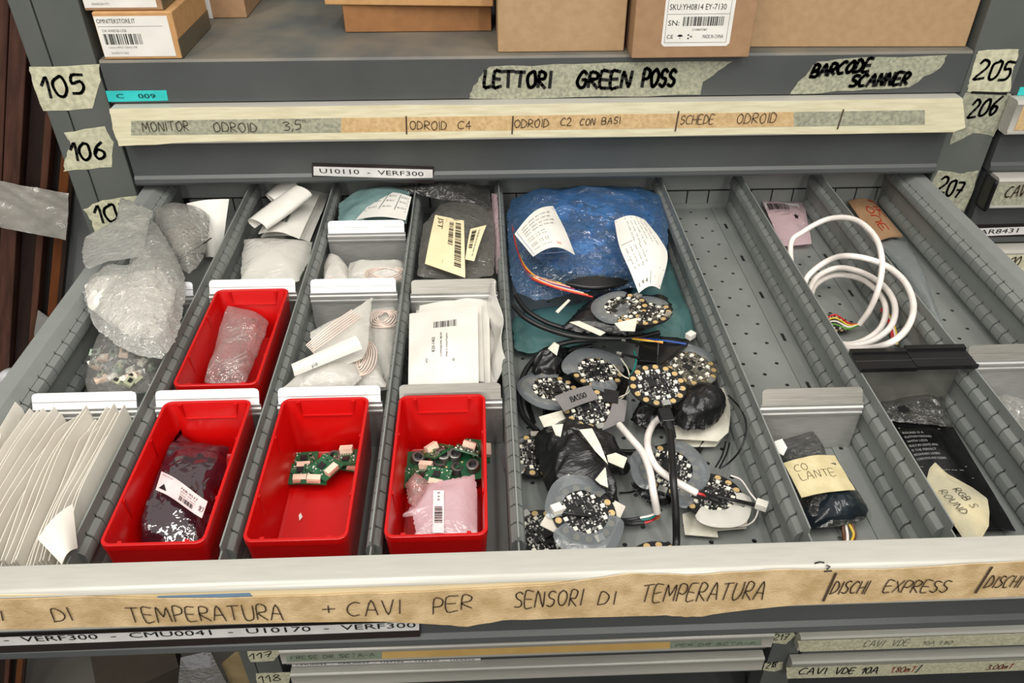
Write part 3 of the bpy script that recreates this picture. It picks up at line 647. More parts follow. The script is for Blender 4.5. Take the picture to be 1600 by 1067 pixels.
fbox(-.4779, -.3945, .9015, 1.02, SZ, SZ + .049, KRAFT2, 'small box with white OMNITEKSTORE.IT label, lower of two at the shelf end', deco=white_label(['OMNITEKSTORE.IT', 'OK-R40DB-USB', 'Lettore RFID 125khz USB', '202002171463'], 0))
fbox(-.4855, -.4035, .906, 1.02, SZ + .0495, SZ + .0985, KRAFT3, 'small white-labelled box stacked on the OMNITEKSTORE.IT box, cut by the photo edge', deco=white_label(['OMNITEKSTORE.IT', 'OK-R40DB-USB', 'Lettore RFID 125khz USB', '202002261971'], 0))
def edge(t, a, b_, h):
    mb = MB(); mb.box(-a - .0004, -a + .006, -b_ - .0005, -b_ + .002, 0, h, WPLAST); mb.build('white_edge', t, local=True)
fbox(-.408, -.36, 1.06, 1.2, SZ, SZ + .11, KRAFT3, 'narrow box with a white corner edge behind the OMNITEKSTORE.IT boxes', deco=edge)
zl = py(533, 8, .993).z
fbox(-.2296, -.056, .993, 1.16, SZ, zl, mat('deep_kraft_board', (150, 104, 62), .7, 0, (140, 96, 56), 90), 'low kraft tray under the tilted lid, left of the tall plain box')
def flap(t, a, b_, h):
    mb = MB(); mb.box(-a - .001, a + .001, -b_ - .0015, -b_ - .0003, -.012, .035, KRAFT2); mb.build('lid_flap', t, local=True)
fbox(-.243, -.047, .985, 1.165, zl + .0005, zl + .06, KRAFT2, 'kraft lid resting askew on the low kraft tray', rot=-.075, deco=None)
fbox(-.0503, .0905, .911, 1.07, SZ, SZ + .16, KRAFT, 'tall plain kraft box in the middle of the shelf')
def scan(t, a, b_, h):
    Y = -b_ - .0006; lx0, lx1 = -a + .031, a - .024; lz0, lz1 = .0125, .105
    mp = lambda u, v: V((lx0 + u, Y, lz0 + v)); W_ = lx1 - lx0
    mb = MB(); mb.prism([(lx0, -b_ - .0001, lz0 + .003), (lx0 + .003, -b_ - .0001, lz0), (lx1 - .003, -b_ - .0001, lz0), (lx1, -b_ - .0001, lz0 + .003), (lx1, -b_ - .0001, lz1), (lx0, -b_ - .0001, lz1)], (0, -.0003, 0), PAPER)
    for v in (.0335, .0505): rect(mb, mp, .003, v, W_ - .004, v + .0003, INK)
    rect(mb, mp, .003, .004, .0033, .09, INK); rect(mb, mp, W_ - .0043, .004, W_ - .004, .09, INK); rect(mb, mp, .003, .004, W_ - .004, .0043, INK)
    printed(mb, 'SKU:YH0814 EY-7130', mp, .005, .038, W_ - .009, .006, INK)
    printed(mb, 'SN:', mp, .005, .022, .017, .0055, INK); bars(mb, mp, .021, .0215, W_ - .009, .031, INK, 30); printed(mb, '210807387', mp, .032, .0165, .048, .0022, INK)
    printed(mb, 'CE', mp, .005, .0085, .012, .004, INK); printed(mb, 'MADE IN CHINA', mp, .044, .0085, W_ - .008, .0038, INK)
    um = [(.0195 + .003 * math.cos(k * math.pi / 6), .0105 + .0022 * math.sin(k * math.pi / 6)) for k in range(7)]; mb.face([mp(*q) for q in um], INK); rect(mb, mp, .0192, .0078, .0197, .0105, INK)
    for k in range(3):
        q = 2.1 * k; c0 = (.0295 + .002 * math.cos(q), .0105 + .002 * math.sin(q)); mb.face([mp(c0[0] - .0014, c0[1] - .0008), mp(c0[0] + .0014, c0[1] - .0008), mp(c0[0], c0[1] + .0012)], INK)
    for v, row in ((.0545, ('KB', '2D', 'White')), (.064, ('RS232', 'State', 'Black')), (.0735, ('USB', '1D', 'Grey'))):
        for k, wd in enumerate(row):
            u = (.007, .034, .058)[k]; wl = (.004, .0035, .0028)[k] * min(len(wd), 4)
            printed(mb, wd, mp, u, v, u + max(wl * .55, .006), .0032, INK)
            uu = u + max(wl * .55, .006) + .003
            if wd == '2D': rect(mb, mp, uu + .003, v, uu + .008, v + .0035, INK)
            else:
                for q in ((uu, v, uu + .004, v + .0004), (uu, v + .0031, uu + .004, v + .0035), (uu, v, uu + .0004, v + .0035), (uu + .0036, v, uu + .004, v + .0035)): rect(mb, mp, *q, INK)
    mb.build('box_label', t, local=True, label='white label reading SKU:YH0814 EY-7130')
fbox(.095, .2245, .885, 1.05, SZ, SZ + .15, KRAFT3, 'brown box whose white label reads SKU:YH0814 EY-7130', deco=scan)
fbox(.2285, .4835, .9165, 1.08, SZ, SZ + .16, KRAFT, 'long plain kraft box at the right end of the shelf, creased front', rot=-.03)

# ------------------------------------------------------------------ brown panels leaning beside the cabinet
LN = math.atan(.41)
def plank(s0, s1, y0, y1, m, label, deco=None):
    zb_ = FZ + .0015 + (s1 - s0) * math.cos(LN) * math.sin(LN); t = thing('wooden_panel', (s0 + .41 * zb_, y0, zb_), label, 'wooden panel', 'brown panels leaning beside the cabinet')
    cw = (s1 - s0) * math.cos(LN); mb = MB(); mb.box(0, cw, 0, y1 - y0, 0, (min(.7, (-.568 - s1) / .41) - FZ) / math.cos(LN), m); mb.build('panel', t, local=True, bevel=.0015)
    t.rotation_euler.y = LN
    if deco: deco(t)
    return t
plank(-.6185, -.6055, 1.0, 1.018, WOODO, 'orange-brown panel edge leaning closest to the cabinet side')
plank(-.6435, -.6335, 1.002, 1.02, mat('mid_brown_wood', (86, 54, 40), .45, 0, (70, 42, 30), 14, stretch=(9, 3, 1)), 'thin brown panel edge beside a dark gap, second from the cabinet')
plank(-.6440, -.6060, 1.0205, 1.028, mat('gap_shade', (30, 22, 18), .6), 'added dark strip for the shaded gap between the orange-brown and thin brown edges')  # near-black strip stands in for the shade in the gap between the panels
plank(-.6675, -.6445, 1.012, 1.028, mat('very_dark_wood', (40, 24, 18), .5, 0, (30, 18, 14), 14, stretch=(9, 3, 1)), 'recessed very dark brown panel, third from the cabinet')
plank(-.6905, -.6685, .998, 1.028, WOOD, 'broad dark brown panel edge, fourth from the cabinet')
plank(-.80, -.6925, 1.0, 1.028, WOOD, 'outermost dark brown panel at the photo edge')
t = thing('lock_plate', pz(62, 520, -.27), 'worn metal lock plate on the brown panels above the drawer rim', 'hardware')
P = pxplane([(60, 484), (82, 500), (83, 510), (56, 545), (54, 520)], .9965); mb = MB(); mb.prism(P, (0, -.0015, 0), ALU); t.location = sum(P, V()) / 5; mb.build('plate', t)
mb = MB(); mb.prism(pxplane([(65, 513), (69, 514), (68, 526), (64, 525)], .9948), (0, -.0003, 0), INK); mb.build('keyhole', t)
mb = MB(); Pk = py(14, 590, .985); mb.loops([[Pk + V((rr * math.cos(k * math.pi / 8), yy, rr * math.sin(k * math.pi / 8))) for k in range(16)] for rr, yy in ((.010, .012), (.0135, .004), (.0145, -.002), (.0135, -.009), (.009, -.013), (.003, -.0145))], mat('white_knob', (205, 205, 208), .25)); mb.build('door_knob', smooth=60, label='white round knob on the brown panels', cat='knob')
mb = MB(); fn = quadfn(py(-20, 352, .965), py(103, 375, .9695), py(107, 303, .9695), py(-20, 280, .965), lambda u, v: -.003 * math.sin(u * 9 + v * 4) * math.sin(v * 3.1) + .0012 * tri(u * 5 + v * 9) * v, .0014, 60, 4)
mb.sheet(fn, 30, 16, film('wrap_strip', (232, 232, 230), (214, 210, 202), .58, .3, .22, 40, .8), .0006); mb.build('packing_tape', smooth=60, label='translucent packing tape strapped across the brown panels', cat='tape')

# things standing low behind, left of the lower drawers
mb = MB(); pillow(mb, [V((-.60, .92, -1.345)), V((-.60, .90, -1.0)), V((-.545, .91, -.95)), V((-.505, .915, -.93)), V((-.52, .92, -1.1)), V((-.5, .93, -1.345))], -1.1, mat('tan_paper_bag', (150, 132, 96), .7, 0, (130, 112, 78), 20), .01, .01, .006, 18, 5, zmin=-1.3485)
mb.build('paper_bag', smooth=60, label='tan paper bag standing low beside the post taped 117', cat='bag')
mb = MB(); pillow(mb, [V((-.71, .89, -1.345)), V((-.69, .88, -1.05)), V((-.655, .875, -.935)), V((-.60, .88, -.925)), V((-.595, .885, -1.05)), V((-.62, .89, -1.345))], -1.1, film('silver_bag', (200, 200, 206), (190, 190, 196), .75, .2, .2, 40, 1., .12), .008, .006, .008, 16, 8, zmin=-1.3485)
fnp = lambda u, v: V((-.70 + .035 * u + .07 * v, .868 - .012 * u * 0, -1.08 + .14 * v))
mb.build('plastic_bag', smooth=60, label='crinkled silvery plastic bag low down left of the tan paper bag', cat='bag')
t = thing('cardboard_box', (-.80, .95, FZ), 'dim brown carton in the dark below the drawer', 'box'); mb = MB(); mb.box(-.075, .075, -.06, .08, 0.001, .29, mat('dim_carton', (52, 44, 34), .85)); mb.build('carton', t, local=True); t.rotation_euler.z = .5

# ------------------------------------------------------------------ red bins
def rrect(hx, hy, rad, z, k=5):
    out = []
    for cx, cy, a0 in ((hx - rad, hy - rad, 0), (-hx + rad, hy - rad, 90), (-hx + rad, -hy + rad, 180), (hx - rad, -hy + rad, 270)):
        for i in range(k + 1):
            a = math.radians(a0 + 90 * i / k); out.append(V((cx + rad * math.cos(a), cy + rad * math.sin(a), z)))
    return out
def red_bin(x, y, rot, label):
    t = thing('parts_bin', (x, y, FL + .0004), label, 'bin', 'open red plastic bins'); H = .0605; hx, hy = .0362, .0752
    mb = MB(); Ls = [rrect(hx - .0035, hy - .0035, .004, 0), rrect(hx - .0005, hy - .0005, .0065, H - .006), rrect(hx, hy, .007, H - .0055), rrect(hx, hy, .007, H - .0004), rrect(hx - .0004, hy - .0004, .0068, H), rrect(hx - .0022, hy - .0022, .0055, H), rrect(hx - .0026, hy - .0026, .0052, H - .0006), rrect(hx - .0055, hy - .0055, .004, .003), rrect(hx - .0075, hy - .0075, .003, .0018)]
    mb.loops(Ls, RED); mb.build('bin_body', t, smooth=35, local=True)
    for sy in (1, -1):
        mb = MB(); ya = sy * (hy - .0026)
        mb.box(-.021, .021, min(ya, ya - sy * .0022), max(ya, ya - sy * .0022), H - .0165, H - .0155, RED)
        for sx in (-1, 1): mb.prism([(sx * .0215, ya, H - .001), (sx * .0245, ya, H - .001), (sx * .0215, ya, H - .014)], (0, -sy * .0022, 0), RED)
        mb.build('label_slot', t, local=True)
    for sx in (-1, 1):
        for ya in (.028, -.034):
            xa = sx * (hx - .0024); mb = MB(); mb.box(min(xa, xa - sx * .0012), max(xa, xa - sx * .0012), ya, ya + .003, .02, H - .001, RED); mb.build('side_rib', t, local=True)
    t.rotation_euler.z = rot; return t
red_bin(-.1083, .4425, 0, 'red bin holding many small boards and a torn pink bag')
red_bin(-.2055, .4425, 0, 'red bin holding just a few small green boards and a white scrap')
red_bin(-.3028, .4425, 0, 'red bin holding a shiny static-shield bag with a printed label')
red_bin(-.3030, .6125, 0, 'red bin further back holding a clear bag of metal pins')
BF = FL + .0024      # bin floor

# ------------------------------------------------------------------ upright white envelopes
ENVN = 32
for i in range(ENVN):
    q = i / (ENVN - 1); xb = -.4495 + q * .084; le = -.014 + .011 * q; hb = rnd.uniform(-.010, .008); hf = rnd.uniform(-.010, .0) - .006 * (q > .5)
    yb = .5125 - rnd.uniform(0, .010); sd = i * .07; fold = .002; xlo = max(xb, -.4515)
    def fn(u, v, xlo=xlo, le=le, hb=hb, hf=hf, yb=yb, sd=sd, fold=fold, q=q):
        zt = hb * (1 - u) + hf * u - .012 * max(0, .18 - u) / .18 * (i % 3 == 0)
        z = FL + .001 + (zt - FL) * v; v = (z - FL) / .07; wv = noise.noise(V((u * 2.2 + sd, v * 1.5, sd))) * .0045 * v; x = xlo + le * v * v + wv - .005 * math.sin(u * 3.14) * v; return V((min(max(x, -.4518 + q * .004 if z < .004 else -.4545 + q * .004), -.3645), yb + (.3625 - yb) * u, z))
    mb = MB(); mb.sheet(fn, 14, 10, mat('envelope_paper', (244, 240, 231), .55, 0, (236, 231, 221), 20, sheet=.3), .0007)
    mb.build('white_envelope', smooth=60, label='white paper envelope standing on edge in the packed row behind the front panel', cat='envelope', group='upright white envelopes filling the front left compartment')

ENVP = mat('envelope_paper', (244, 240, 231))
# ------------------------------------------------------------------ first lane: bags
def bag(name, label, cat, outline, z, zc, m, top=.01, bot=.004, amp=.003, freq=40, seed=1, n=72, rings=16, jag=.0006, group=None, parts=None, zmin=FLOORZ, flat=3, smooth=75, lane=None, lim=None):
    LIM[0] = lim or ((XL + (lane - 1) * WB + .0068, XL + lane * WB - .0068) if lane else None)
    mb = MB(); O = pxo(outline, z); pillow(mb, O, zc, m, top, bot, amp, freq, seed, n, rings, jag, zmin, flat); LIM[0] = None
    if parts is None: return mb.build(name, smooth=smooth, label=label, cat=cat, group=group)
    c = sum(O, V()) / len(O); c.z = min(p.z for p in O)
    t = thing(name, c, label, cat, group); mb.build('bag_film', t, smooth=smooth); parts(t, c); return t
def flat_sheet(name, label, cat, px4, z4, m, bend=None, amp=.0008, freq=40, seed=1, th=.0006, nu=20, nv=16, deco=None, group=None):
    zs = z4 if isinstance(z4, (list, tuple)) else [z4] * 4
    c = [pz(p[0], p[1], zz) for p, zz in zip(px4, zs)]; fn = quadfn(*c, bend, amp, freq, seed)
    mb = MB(); mb.sheet(fn, nu, nv, m, th)
    if deco: deco(mb, fn_map(fn, th / 2 + .0004))
    return mb.build(name, smooth=60, label=label, cat=cat, group=group)
flat_sheet('white_envelope', 'loose white envelope flap folded over the front right of the upright row', 'envelope', [(60, 843), (97, 882), (122, 858), (114, 788)], [.006, .004, -.002, .009], ENVP, lambda u, v: .004 * math.sin(v * 3), .0008, 30, 77)
flat_sheet('paper_bag', 'white paper bag standing behind the clear bags in the rear left corner', 'bag', [(322, 402), (346, 404), (358, 311), (292, 318)], [-.056, -.058, .0, -.004], PAPER, lambda u, v: .008 * math.sin(u * 3.1), .0015, 30, 2)
def coil_roll(t, c):
    mb = MB(); k = pz(288, 372, -.02)
    for j in range(5): mb.cyl(k + V((0, 0, -.02 + j * .006)), .017, .005, mat('beige_spool', (206, 184, 160), .6), 20)
    mb.build('wire_spool', t, smooth=40, label='beige wire spool')
    mb = MB()
    for a, b_, q in (((262, 408), (330, 372), (300, 392)), ((268, 412), (318, 396), (295, 398))): mb.tube(spline([pz(*a, -.012), pz(*q, -.006), pz(*b_, -.01)], 5), .0007, BLACKR, 6)
    mb.build('wire', t, smooth=60)
bag('clear_bag', 'clear bag with a beige spool behind the crinkled bag', 'bag', [(232, 334), (268, 318), (296, 322), (316, 326), (328, 336), (327, 352), (324, 380), (318, 402), (308, 418), (294, 428), (270, 410), (250, 370)], -.012, .0, CLEARW, .012, .008, .005, 45, 3, parts=coil_roll, lane=1)
bag('clear_bag', 'flat clear bag mouth spread over the left drawer rim in front of tape 107', 'bag', [(189, 308), (215, 318), (240, 330), (232, 352), (226, 385), (214, 402), (170, 408), (138, 420), (130, 412), (128, 392), (133, 370), (160, 356), (182, 346)], .026, .028, film('thin_hazy_film', (246, 246, 246), (226, 225, 219), .16, .35, .14, 40, .6), .002, .002, .0022, 50, 4, zmin=.008, flat=6)
def white_in(t, c):
    mb = MB(); pillow(mb, pxo([(132, 446), (150, 432), (205, 426), (250, 420), (276, 450), (268, 500), (245, 530), (205, 525), (170, 505), (138, 480)], .008), .012, mat('white_wadding', (226, 223, 216), .6), .006, .003, .005, 70, 6, zmin=.0068); mb.build('white_wadding', t, smooth=60)
ANI[0] = .4
bag('clear_bag', 'large crinkled clear bag bulging over the left rim, white wadding inside', 'bag', [(238, 344), (252, 362), (272, 396), (286, 424), (291, 450), (284, 500), (274, 535), (252, 562), (222, 558), (186, 542), (160, 522), (150, 514), (136, 480), (130, 456), (140, 436), (172, 424), (206, 420), (222, 376)], .006, .012, film('crinkled_film', (247, 247, 246), (250, 248, 242), .17, .28, .06, 60, 1., .09), .013, .006, .0085, 84, 7, 120, 36, parts=white_in, zmin=.0065, jag=.001)
ANI[0] = 1
def leds(t, c):
    for i in range(34):
        x = rnd.uniform(145, 240); y = rnd.uniform(545, 606); p = pz(x, y, -.022 + .012 * rnd.random()); M = Matrix.Translation(p) @ Matrix.Rotation(rnd.random() * 6, 4, 'Z') @ Matrix.Rotation(rnd.uniform(-.6, .6), 4, 'X'); mb = MB()
        s_ = rnd.uniform(.003, .0055); m = rnd.choice((mat('pale_green_chip', (150, 168, 150), .3), SILV, IVORY, LED, mat('pale_olive_chip', (176, 178, 150), .4)))
        mb.box(-s_, s_, -s_ * .7, s_ * .7, 0, .003, m, M); mb.box(-s_ * .4, s_ * .4, -s_ * .3, s_ * .3, .003, .0045, rnd.choice((SILV, CHIP, LED)), M); mb.build('connector', t)
bag('clear_bag', 'clear bag of small connectors just behind the upright envelopes', 'bag', [(150, 533), (166, 520), (200, 512), (240, 506), (262, 520), (256, 570), (236, 612), (190, 619), (140, 616), (133, 600), (136, 572), (148, 550)], -.02, -.010, CLEAR, .012, .016, .006, 50, 11, 84, 22, parts=leds, lane=1)

# ------------------------------------------------------------------ second lane, back
BG2 = 'white bags at the back of the second lane'
def pr2(text, u0, v0, u1, h, m=INK): return lambda mb, mp: printed(mb, text, mp, u0, v0, u1, h, m)
for i, (q, z, lab) in enumerate((([(408, 372), (484, 378), (519, 293), (470, 290)], -.035, 'lowest flat white bag under the rolled bags, reaching furthest back'),
                             ([(404, 366), (468, 374), (500, 305), (442, 292)], -.022, 'flat white bag with a barcode below the rolled bag'))):
    def dc(mb, mp, i=i):
        if i: bars(mb, mp, .25, .2, .62, .36, INK, 18)
    flat_sheet('white_bag', lab, 'bag', q, z, POLY, lambda u, v: .006 * math.sin(u * 3.1), .0012, 30, 20 + i, deco=dc, group=BG2)
def rolled(label, a, b_, z, rad, seed):
    A = pz(*a, z); B = pz(*b_, z + .012); ax = (B - A); s = ax.normalized().cross(V((0, 0, 1))).normalized(); up = s.cross(ax.normalized())
    def fn(u, v):
        th = -1.0 + v * 5.2; rr = rad * (1 + .25 * v) * (1 + .1 * math.sin(3 * u)); return A + ax * u + s * rr * math.cos(th) * 1.5 + up * rr * math.sin(th) * .7
    mb = MB(); mb.sheet(fn, 10, 28, POLY, .0006); printed(mb, 'x-3', lambda u, v: fn(u, v) + (fn(u, v) - A - ax * u).normalized() * .0008, .3, .62, .4, .09, INK)
    return mb.build('rolled_bag', smooth=60, label=label, cat='bag', group=BG2)
rolled('rolled white bag with a rounded end lying on top, small handwriting', (403, 352), (474, 300), -.008, .009, 1)
rolled('second rolled white bag, tucked beneath the first near the divider', (425, 312), (458, 286), -.014, .008, 2)
bag('zip_bag', 'white and clear zip bag lying just behind the rear red bin', 'bag', [(382, 374), (430, 372), (488, 378), (484, 405), (466, 440), (420, 442), (376, 440), (378, 400)], -.03, -.022, MILKY, .006, .006, .002, 40, 9, 64, 12)
def pins(t, c):
    for i in range(22):
        x, y = (rnd.uniform(345, 385), rnd.uniform(512, 540)) if i < 9 else (rnd.uniform(345, 376), rnd.uniform(556, 580))
        p = pz(x, y, -.034 + rnd.random() * .01); p.x = min(max(p.x, -.320), -.286); p.y = min(max(p.y, .560), .666); M = Matrix.Translation(p) @ Matrix.Rotation(rnd.gauss(.8, .5), 4, 'Z') @ Matrix.Rotation(rnd.uniform(-.3, .3), 4, 'Y'); mb = MB()
        L_ = rnd.uniform(.004, .007) if i < 9 else rnd.uniform(.007, .012); mb.loops([[M @ V((xx, .0019 * math.cos(k), .0019 * math.sin(k))) for k in (j * math.pi / 4 for j in range(8))] for xx in (-L_, L_)], SILV); mb.build('metal_pin', t, smooth=40)
bag('clear_bag', 'pinkish clear bag of metal pins inside the rear red bin', 'bag', [(343, 474), (372, 472), (400, 480), (420, 504), (412, 530), (396, 570), (383, 600), (350, 602), (318, 598), (328, 565), (334, 530)], -.03, -.03, PINKC, .014, .012, .004, 45, 13, 72, 18, parts=pins, zmin=BF, lim=(-.3295, -.2765, .5465, .680))
def esd_label(t, c):
    q = [pz(244, 767, -.0165), pz(315, 808, -.0165), pz(324, 782, -.0165), pz(253, 738, -.0165)]; fn = quadfn(*q, lambda u, v: .0022 * math.sin(u * 5) + .001); mb = MB(); mb.sheet(fn, 14, 6, mat('pale_pink_label', (232, 206, 206), .5), .0004); mp = fn_map(fn, .0006)
    printed(mb, '768-4537', mp, .48, .66, .82, .12, INK); printed(mb, 'Made in Japan', mp, .5, .40, .8, .06, INK); printed(mb, 'DST-MI-10', mp, .5, .53, .8, .07, INK); bars(mb, mp, .5, .1, .78, .34, INK, 18); printed(mb, 'Nuvoton', mp, .06, .84, .3, .06, INK)
    mb.face([mp(*k) for k in ((.06, .14), (.24, .14), (.15, .44))], INK); handwrite(mb, '10', mp, .87, .25, .96, .3, .011, INK); mb.build('label', t, smooth=60, label='pale label with a warning triangle')
bag('static_bag', 'shiny dark static-shield bag lying in the front red bin', 'bag', [(205, 770), (214, 735), (236, 690), (243, 665), (268, 650), (300, 690), (330, 694), (357, 697), (352, 735), (340, 758), (330, 800), (322, 830), (306, 849), (262, 852), (214, 848), (198, 832), (182, 818), (194, 795)], -.035, -.031, film('static_shield_film', (140, 66, 84), (70, 34, 48), .5, .35, .08, 20, .7, .12), .012, .014, .007, 30, 17, 84, 22, parts=esd_label, zmin=BF, jag=.0015, lim=(-.329, -.2765, .377, .509))

# ------------------------------------------------------------------ third lane, back
def form(t, c):
    q = [pz(556, 343, .004), pz(634, 344, .004), pz(643, 308, .001), pz(592, 304, -.004)]; fn = quadfn(*q, lambda u, v: .004 * math.sin(u * 3.14)); mb = MB(); mb.sheet(fn, 12, 10, PAPER, .0004); mp = fn_map(fn)
    for v in (.3, .55, .75): rect(mb, mp, .04, v, .96, v + .015, INK)
    for u in (.35, .7): rect(mb, mp, u, .3, u + .012, .95, INK)
    for v in (.38, .62, .82):
        for u in (.06, .4, .74): printed(mb, 'Abc 012 4', mp, u, v, u + .2, .07, GREYP)
    mb.build('form_label', t, smooth=60, label='white ruled form')
bag('teal_bag', 'teal bag with a white ruled form at the back of the third lane', 'bag', [(530, 318), (560, 296), (620, 292), (652, 298), (650, 330), (640, 350), (580, 352), (528, 350)], -.01, -.004, mat('dull_teal_film', (118, 146, 144), .25, 0, (92, 118, 118), 20, .6, 70), .006, .02, .003, 40, 23, parts=form, lane=3)
def coils(cpx, z, rx, ry, nn):
    def f(t, c):
        k = pz(*cpx, z)
        for i in range(nn):
            mb = MB(); e = .0022 * i; mb.tube([k + V(((rx - e) * math.cos(a), (ry - e) * math.sin(a), .0012 * math.sin(3 * a + i) + .0006 * i)) for a in (j * math.pi / 16 for j in range(33))], .00065, PINKW, 6); mb.build('coiled_wire', t, smooth=60)
    return f
WB3 = 'white bags of pale coiled wire in the third lane'
bag('wire_bag', 'clear bag of coiled wire behind the middle white tab, left one', 'bag', [(514, 396), (530, 402), (545, 420), (544, 440), (505, 442), (506, 415)], -.03, -.026, MILKY, .006, .008, .003, 45, 31, parts=coils((525, 428), -.028, .011, .018, 4), group=WB3)
bag('wire_bag', 'white bag of coiled wire behind the middle white tab, right one', 'bag', [(546, 411), (590, 413), (634, 413), (636, 440), (588, 444), (542, 441)], -.028, -.022, MILKY, .006, .008, .003, 45, 32, parts=coils((602, 428), -.018, .022, .014, 4), group=WB3)
bag('wire_bag', 'large white bag with coiled wire in front of the middle white tab, beside divider', 'bag', [(580, 480), (620, 468), (625, 500), (622, 560), (617, 605), (590, 612), (545, 606), (560, 560), (565, 520)], -.034, -.03, MILKY, .006, .012, .002, 40, 33, 72, 14, parts=coils((600, 498), -.022, .015, .016, 5), group=WB3)
bag('wire_bag', 'white bag leaning with a pale wire hank showing through its middle', 'bag', [(556, 510), (578, 505), (592, 560), (604, 604), (560, 610), (500, 606), (520, 560)], -.022, -.018, MILKY, .005, .012, .002, 42, 34, 72, 14, parts=coils((566, 560), -.0115, .013, .026, 6), group=WB3)
def wires_out(t, c):
    for i in range(6):
        mb = MB(); mb.tube(spline([pz(478 + i * 2, 540 + i * 2, .002), pz(510 + 2 * i, 512 + 3 * i, .009), pz(550 + 3 * i, 484 + 2 * i, .006)], 6), .0006, PINKW, 6); mb.build('wire', t, smooth=60)
bag('wire_bag', 'white bag on top with pinkish wires poking out of its left end', 'bag', [(484, 520), (505, 507), (545, 490), (582, 464), (578, 500), (574, 545), (566, 560), (530, 575), (490, 560)], -.004, -.002, MILKY, .005, .006, .002, 45, 35, 72, 14, parts=wires_out, group=WB3)
flat_sheet('folded_paper', 'folded white paper strip lying across the wire bags in the third lane', 'paper', [(460, 588), (566, 545), (555, 525), (455, 570)], [.004, .008, .014, .01], POLY, lambda u, v: .003 * math.sin(v * 3), .0006, 40, 5, deco=lambda mb, mp: printed(mb, 'p10', mp, .26, .1, .34, .2, INK))
bag('white_bag', 'plain white bag in front of the folded strip, above the tab of the few-boards bin', 'bag', [(468, 590), (520, 572), (560, 562), (566, 590), (548, 606), (500, 612), (462, 611), (442, 606), (455, 596)], -.012, -.006, MILKY, .006, .006, .003, 40, 36)

# ------------------------------------------------------------------ fourth lane, back
def cream(t, c):
    for q, z, tx in (([(664, 412), (727, 434), (725, 345), (680, 336)], .0, 1), ([(727, 405), (741, 408), (760, 352), (735, 358)], .003, 0)):
        cc = [pz(*k, z) for k in q]; fn = quadfn(*cc, lambda u, v: .002 * math.sin(v * 3.1)); mb = MB(); mb.sheet(fn, 10, 10, CREML, .0004); mp = fn_map(fn)
        if tx:
            vm = lambda u, v: mp(1 - v, u)
            printed(mb, 'JST', lambda u, v: mp(.16 + v, 1 - u), .05, 0, .29, .16, INK)
            bars(mb, mp, .52, .45, .66, .92, INK, 22, False); bars(mb, mp, .72, .12, .9, .92, INK, 34, False); rect(mb, mp, .42, .1, .425, .95, INK)
        else:
            bars(mb, mp, .15, .3, .45, .9, INK, 18, False); bars(mb, mp, .6, .1, .7, .9, GREYP, 26, False)
        mb.build('sticker', t, smooth=60, label='cream printed sticker')
bag('zip_bag', 'hazy bag with large cream barcode stickers in the fourth lane', 'bag', [(662, 350), (690, 318), (716, 305), (766, 312), (774, 360), (772, 430), (720, 438), (652, 432), (655, 390)], -.012, -.01, film('dim_grey_film', (226, 226, 222), (150, 148, 142), .26, .35, .13, 50, .6), .008, .02, .003, 35, 41, parts=cream, lane=4)
bag('zip_bag', 'crumpled clear bag at the very back of the fourth lane under the drawer above', 'bag', [(600, 296), (640, 290), (700, 288), (765, 290), (768, 330), (745, 318), (690, 312), (650, 304)], -.004, .0, DARKF, .005, .008, .004, 45, 42, jag=.001, lim=(-.2, -.06))
flat_sheet('pink_bag', 'narrow pink antistatic bag squeezed against the divider beside the cream sticker bag', 'bag', [(776, 428), (784, 430), (777, 304), (768, 302)], [-.02, -.012, -.008, -.014], PINKF, None, .0008, 40, 61)
WB4 = 'stack of white bags in the fourth lane'
for i, (q, z) in enumerate((([(652, 596), (776, 602), (781, 468), (650, 478)], -.03), ([(645, 600), (766, 600), (764, 466), (700, 474)], -.02), ([(640, 602), (756, 598), (752, 474), (656, 478)], -.012))):
    flat_sheet('white_bag', ('lowest white bag of the fourth-lane stack, its right edge sticking out', 'middle white bag of the fourth-lane stack', 'white bag under the printed one, its torn rear edge showing')[i], 'bag', q, z, POLY, lambda u, v: .004 * math.sin(u * 3.1), .0012, 30, 50 + i, group=WB4)
def cloud(mb, mp):
    sw = lambda u, v: mp(.42 + v, .2 + u)
    T = lambda s_, u0, v, u1, h: printed(mb, s_, lambda a, b_: mp(.5 - b_, a), u0, .5 - v - h, u1, h, INK)
    def V_(text, x, y0, y1, h): printed(mb, text, lambda a, b_: mp(x - b_, a), y0, 0, y1, h, INK)
    V_('820-1403', .38, .36, .56, .045); V_('2129436JL03HL 8BL305', .48, .30, .62, .025); V_('Made in United Kingdom', .56, .30, .6, .025); V_('HTZ', .28, .24, .29, .03); V_('RS', .66, .24, .27, .03)
    bars(mb, mp, .36, .70, .7, .80, INK, 22)
flat_sheet('white_bag', 'topmost white bag of the stack, printed 820-1403', 'bag', [(638, 602), (748, 600), (746, 478), (640, 492)], [-.004, -.004, .002, -.004], POLY, lambda u, v: .005 * math.sin(u * 3.1) * math.sin(v * 3.1), .0012, 32, 57, deco=cloud, group=WB4)
flat_sheet('white_bag', 'narrow white bag standing folded against the divider beside the printed bags', 'bag', [(776, 600), (791, 562), (776, 440), (764, 470)], [-.03, -.012, .006, -.02], POLY, lambda u, v: .003 * math.sin(v * 9), .001, 40, 60, group=WB4)

